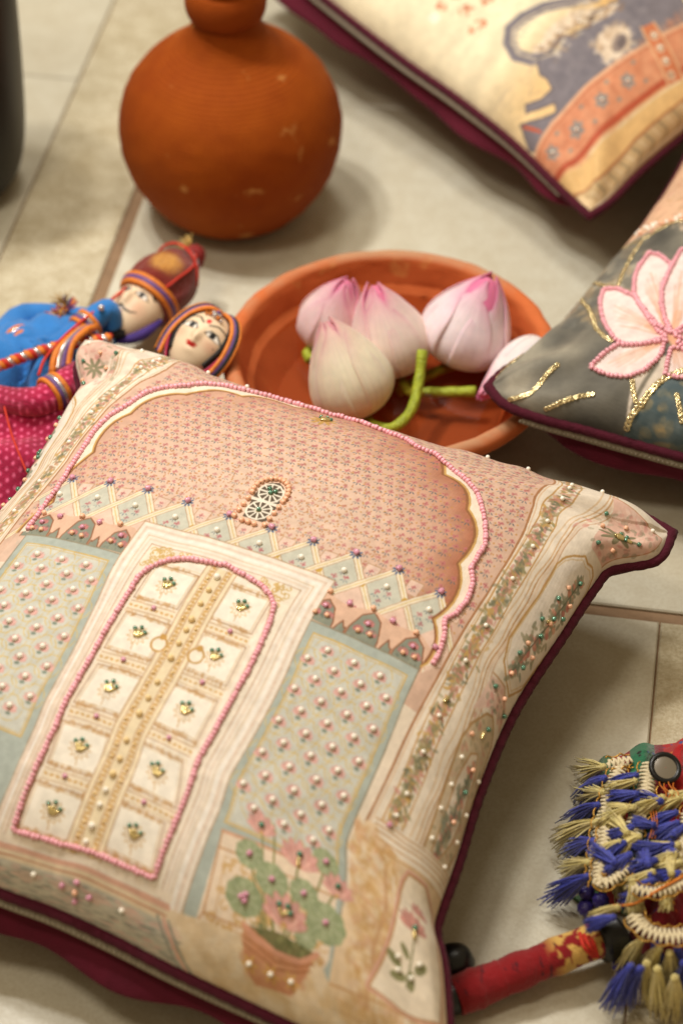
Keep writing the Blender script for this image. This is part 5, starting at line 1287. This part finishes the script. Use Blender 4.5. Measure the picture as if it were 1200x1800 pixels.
def ricrac(pts, z, amp=.0038, pitch=.0026, r=.00072):
    P = spline([at(x, y, z) for x, y in pts], 300); L = np.r_[0, np.cumsum(np.linalg.norm(np.diff(P, axis=0), axis=1))]
    s = np.linspace(0, L[-1], int(L[-1]/pitch*14)); Q = np.stack([np.interp(s, L, P[:, k]) for k in range(3)], 1)
    T = np.gradient(Q, axis=0); T /= np.linalg.norm(T, axis=1, keepdims=True); S = np.cross(T, [0, 0, 1.])
    w = np.sin(s/pitch*2*np.pi); w = np.sign(w)*np.abs(w)**.7
    wob = 1+.25*(vnoise(s*160, s*0, 4)-.5)
    Q = Q+S*(amp*w*wob)[:, None]+T*(np.sin(s/pitch*4*np.pi)*pitch*.16)[:, None]
    Q[:, 2] += .0008*np.cos(s/pitch*4*np.pi)
    t = MB().tube(Q, r, 6).build('zigzag_trim', m_cream, par)
    E = np.stack([np.interp(s, L, P[:, k]) for k in range(3)], 1)
    for sg in (-1, 1):
        sgm = E+S*sg*(amp+.0014)+np.stack([np.cos(s/.0011), np.sin(s/.0011)*.6, np.sin(s/.0011)], 1)*.0006
        MB().tube(sgm[::2], .00045, 5).build('gold_cord', m_gold, t)
ricrac([(1092, 1338), (1078, 1375), (1066, 1415), (1056, 1455), (1050, 1500), (1046, 1540)], .036)
ricrac([(1066, 1343), (1085, 1339), (1108, 1336)], .037, .0030)
ricrac([(1142, 1342), (1136, 1378), (1128, 1415), (1116, 1445), (1112, 1470)], .041, .0046)
ricrac([(1216, 1420), (1204, 1450), (1198, 1480), (1196, 1510), (1200, 1540)], .042)
ricrac([(1064, 1455), (1062, 1480), (1056, 1510), (1050, 1560)], .041, .003)
ricrac([(1045, 1545), (1062, 1552), (1085, 1540), (1110, 1510)], .042, .0030)
ricrac([(1112, 1608), (1128, 1630), (1155, 1642), (1185, 1645), (1225, 1640)], .046, .0044)
ricrac([(1110, 1560), (1145, 1568), (1180, 1560), (1215, 1545)], .048, .0030)
# mirror set in a black ring
mir = Matrix.Translation(at(1168, 1350, .0465)) @ basis((.16, -.34, .92))
t = np.linspace(0, 2*np.pi, 40, endpoint=False)
rg_ = MB().tube(np.array([mir @ Vector((.0074*math.cos(q), .0074*math.sin(q), 0)) for q in t]), .0016, 10, closed=True).build('mirror_ring', m_blackp, par)
mm = NT('mirror_glass'); mm.set(Base_Color=(.55, .52, .5), Metallic=1., Roughness=.25)
V, F = lathe_data([(.0002, .0008), (.006, .0008), (.0070, .0004)], 32, 1); inst('mirror', data('mirror', V.reshape(-1, 3), F[:, ::-1], mm.m), mir, rg_)
# tassels
YE = [(206, 190, 120), (222, 206, 140), (180, 160, 90), (214, 196, 134)]; BL = [(46, 54, 150), (60, 70, 176), (34, 40, 120), (54, 60, 160)]
T = []
for k, (x, y, dx, dy) in enumerate(((1062, 1348, -1, .1), (1064, 1368, -1, .15), (1062, 1392, -1, .1), (1052, 1415, -1, .2), (1050, 1445, -1, .15), (1044, 1478, -1, .2), (1036, 1515, -1, .2), (1034, 1540, -1, .35))): T.append((x, y, dx, dy, k % 2))
for k, (x, y, dx, dy) in enumerate(((1122, 1362, -1, .05), (1120, 1372, -1, .25), (1122, 1395, -1, .05), (1118, 1420, -1, -.1), (1104, 1468, -.8, -.9), (1100, 1480, -1, .5), (1110, 1500, -.9, .5), (1082, 1520, -.6, -.6), (1072, 1520, .5, .7))): T.append((x, y, dx, dy, (k+1) % 2 if k < 4 else (0, 1, 1, 1, 0)[k-4]))
for k, (x, y, dx, dy) in enumerate(((1195, 1402, -1, .25), (1192, 1428, -1, .1), (1205, 1452, -1, .5), (1196, 1485, -1, .1), (1190, 1500, -1, -.35), (1200, 1515, -1, .3), (1198, 1535, -1, .1), (1180, 1540, -.2, -1), (1140, 1525, -.4, -.9), (1165, 1410, -1, -.3), (1215, 1390, -1, .4), (1180, 1470, .6, -.5))): T.append((x, y, dx, dy, (0, 1, 1, 0, 1, 0, 1, 0, 1, 1, 0, 1)[k]))
for k, (x, y, dx, dy) in enumerate(((1110, 1545, .2, 1), (1150, 1545, -.8, .4), (1170, 1560, .1, .7), (1090, 1595, -1, .05), (1082, 1612, -1, .15), (1128, 1650, -.7, .8), (1150, 1655, .1, 1), (1160, 1665, -.8, .8), (1175, 1672, .35, 1), (1188, 1665, .6, 1), (1110, 1695, -.6, 1), (1128, 1700, -.9, .9), (1185, 1715, .1, 1), (1200, 1690, .2, 1), (1155, 1700, -.1, 1), (1135, 1690, .2, 1))): T.append((x, y, dx, dy, (0, 1, 0, 0, 1, 0, 1, 0, 0, 1, 1, 1, 0, 1, 0, 0)[k]))
for k in range(18): T.append((rg.uniform(1085, 1205), rg.uniform(1375, 1570), rg.choice((-1, -1, -.8, .6)), rg.uniform(-.3, .5), k % 2))
for k, (x, y, dx, dy, bl) in enumerate(T):
    z = .038 if x < 1075 else .046
    if y > 1640: z = .040
    p0 = at(x, y, z); p1 = at(x+dx*30, y+dy*30, max(z-(.014 if x < 1075 or y > 1640 else .002), .006))
    L = (p1-p0).length*1.7
    tassel(par, p0, p1-p0, 80, L*1.05, BL if bl else YE, .00038, k)
# ribbed purple beads
V, F = ball_data((1, 1, .86), 48, 14); V = V.reshape(-1, 3); V = V*(1-.13*np.abs(np.sin(np.arctan2(V[:, 1], V[:, 0])*5))**.6*(1-np.abs(V[:, 2])**4))[:, None]
pb = data('purple_bead', V, F, m_purple)
for x, y, z in ((1030, 1568, .016), (1055, 1583, .018), (1028, 1596, .011), (1082, 1638, .024), (1090, 1697, .012)):
    inst('purple_bead', pb, Matrix.Translation(at(x, y, z)) @ basis((rg.uniform(-.5, .5), rg.uniform(-.5, .5), .8)) @ Matrix.Scale(.0049, 4), par)
# small mirror-work scrap at the hem
s0 = at(1004, 1580, .010); MB().add(np.array([s0, s0+Vector((.009, .006, .001)), s0+Vector((.016, .001, .003)), s0+Vector((.008, -.007, 0))])*1., [(0, 3, 2, 1)]).build('hem_scrap', plain('green_scrap', (70, 110, 50), .6, .4, 200), par)
for k in range(4): MB().tube(spline([at(1166+k*7, 1356+k*3, .040), at(1158+k*8, 1376+(k%2)*6, .045), at(1170+k*7, 1398, .046), at(1146+k*6, 1424-(k%2)*5, .042)], 30), .00028, 5).build('orange_thread', m_orange, par)
for k in range(3): MB().tube(spline([at(1142+k*5, 1425, .042), at(1146+k*4, 1450, .044), at(1140+k*5, 1475, .042)], 16), .00028, 5).build('orange_thread', m_orange, par)
for k in range(1): MB().tube(spline([at(1075, 1592+k*4, .034), at(1115, 1588+k*5, .044), at(1160, 1562+k*5, .050), at(1210, 1535+k*5, .050)], 30), .0007, 8).build('orange_piping', m_orange, par)
# stick wrapped in red cloth, collar, black crook
sa, sb = at(1072, 1643, .021), at(800, 1752, .0105)
S = np.linspace(np.array(sa), np.array(sb), 120); fr_ = np.linspace(0, 1, 120)
rr = .0092+.0005*np.sin(fr_*23)+.0006*(vnoise(fr_*30, fr_*0, 3)-.5); rr[84:] += .0008
V, F = tube_data(S, rr, 40); V = np.asarray(V).reshape(120, 40, 3)
cen = S[:, None]; d = V-cen; tw = np.sin(fr_[:, None]*60+np.arange(40)[None]*.157*2)
V = cen+d*(1+.03*np.clip(tw, .6, 1)[..., None]); c = np.zeros((120, 40, 3)); c[:] = lin((134, 14, 20))
nn = vnoise(fr_[:, None]*34+0*tw, np.arange(40)[None]*.5+0*tw, 9); gk = np.clip((.38-np.abs(fr_[:, None]-.20)*1.7)*6, 0, 1)*(nn > .40)
c = c*(1-gk[..., None])+np.array(lin((206, 164, 84)))*gk[..., None]
dk = (vnoise(fr_[:, None]*60+0*tw, np.arange(40)[None]*.3+fr_[:, None]*40, 12) > .86)*(fr_[:, None] > .35); c = np.where(dk[..., None], np.array(lin((50, 14, 24))), c)
MB().add(V.reshape(-1, 3), F).build('stick', m_patch, par); so = [o for o in par.children if o.name.startswith('stick')][-1]
cc = np.ones((4800, 4), np.float32); cc[:, :3] = c.reshape(-1, 3); so.data.color_attributes['tint'].data.foreach_set('color', cc.ravel())
MB().tube(spline([at(1050, 1655, .022), at(1062, 1650, .022), at(1080, 1640, .023), at(1092, 1632, .024)], 20), [.0102]*2+[.0118]*16+[.0102]*2, 28).build('collar', m_blackp, par)
MB().tube(spline([sb, at(740, 1765, .011), at(712, 1740, .011), at(722, 1708, .011), at(765, 1698, .011), at(808, 1692, .0115), at(834, 1692, .0115)], 50), [.0092]*38+[.0096, .0100, .0102, .0104, .0104, .0103, .0101, .0096, .0086, .0070, .0046, .0015], 24).build('crook', m_blackp, par)
for k in range(3): MB().tube(spline([at(1018+k*8, 1640+k*3, .031), at(1026+k*8, 1665-k*4, .033), at(1044+k*3, 1682, .024)], 14), .0011, 6).build('red_lashing', m_red, par)
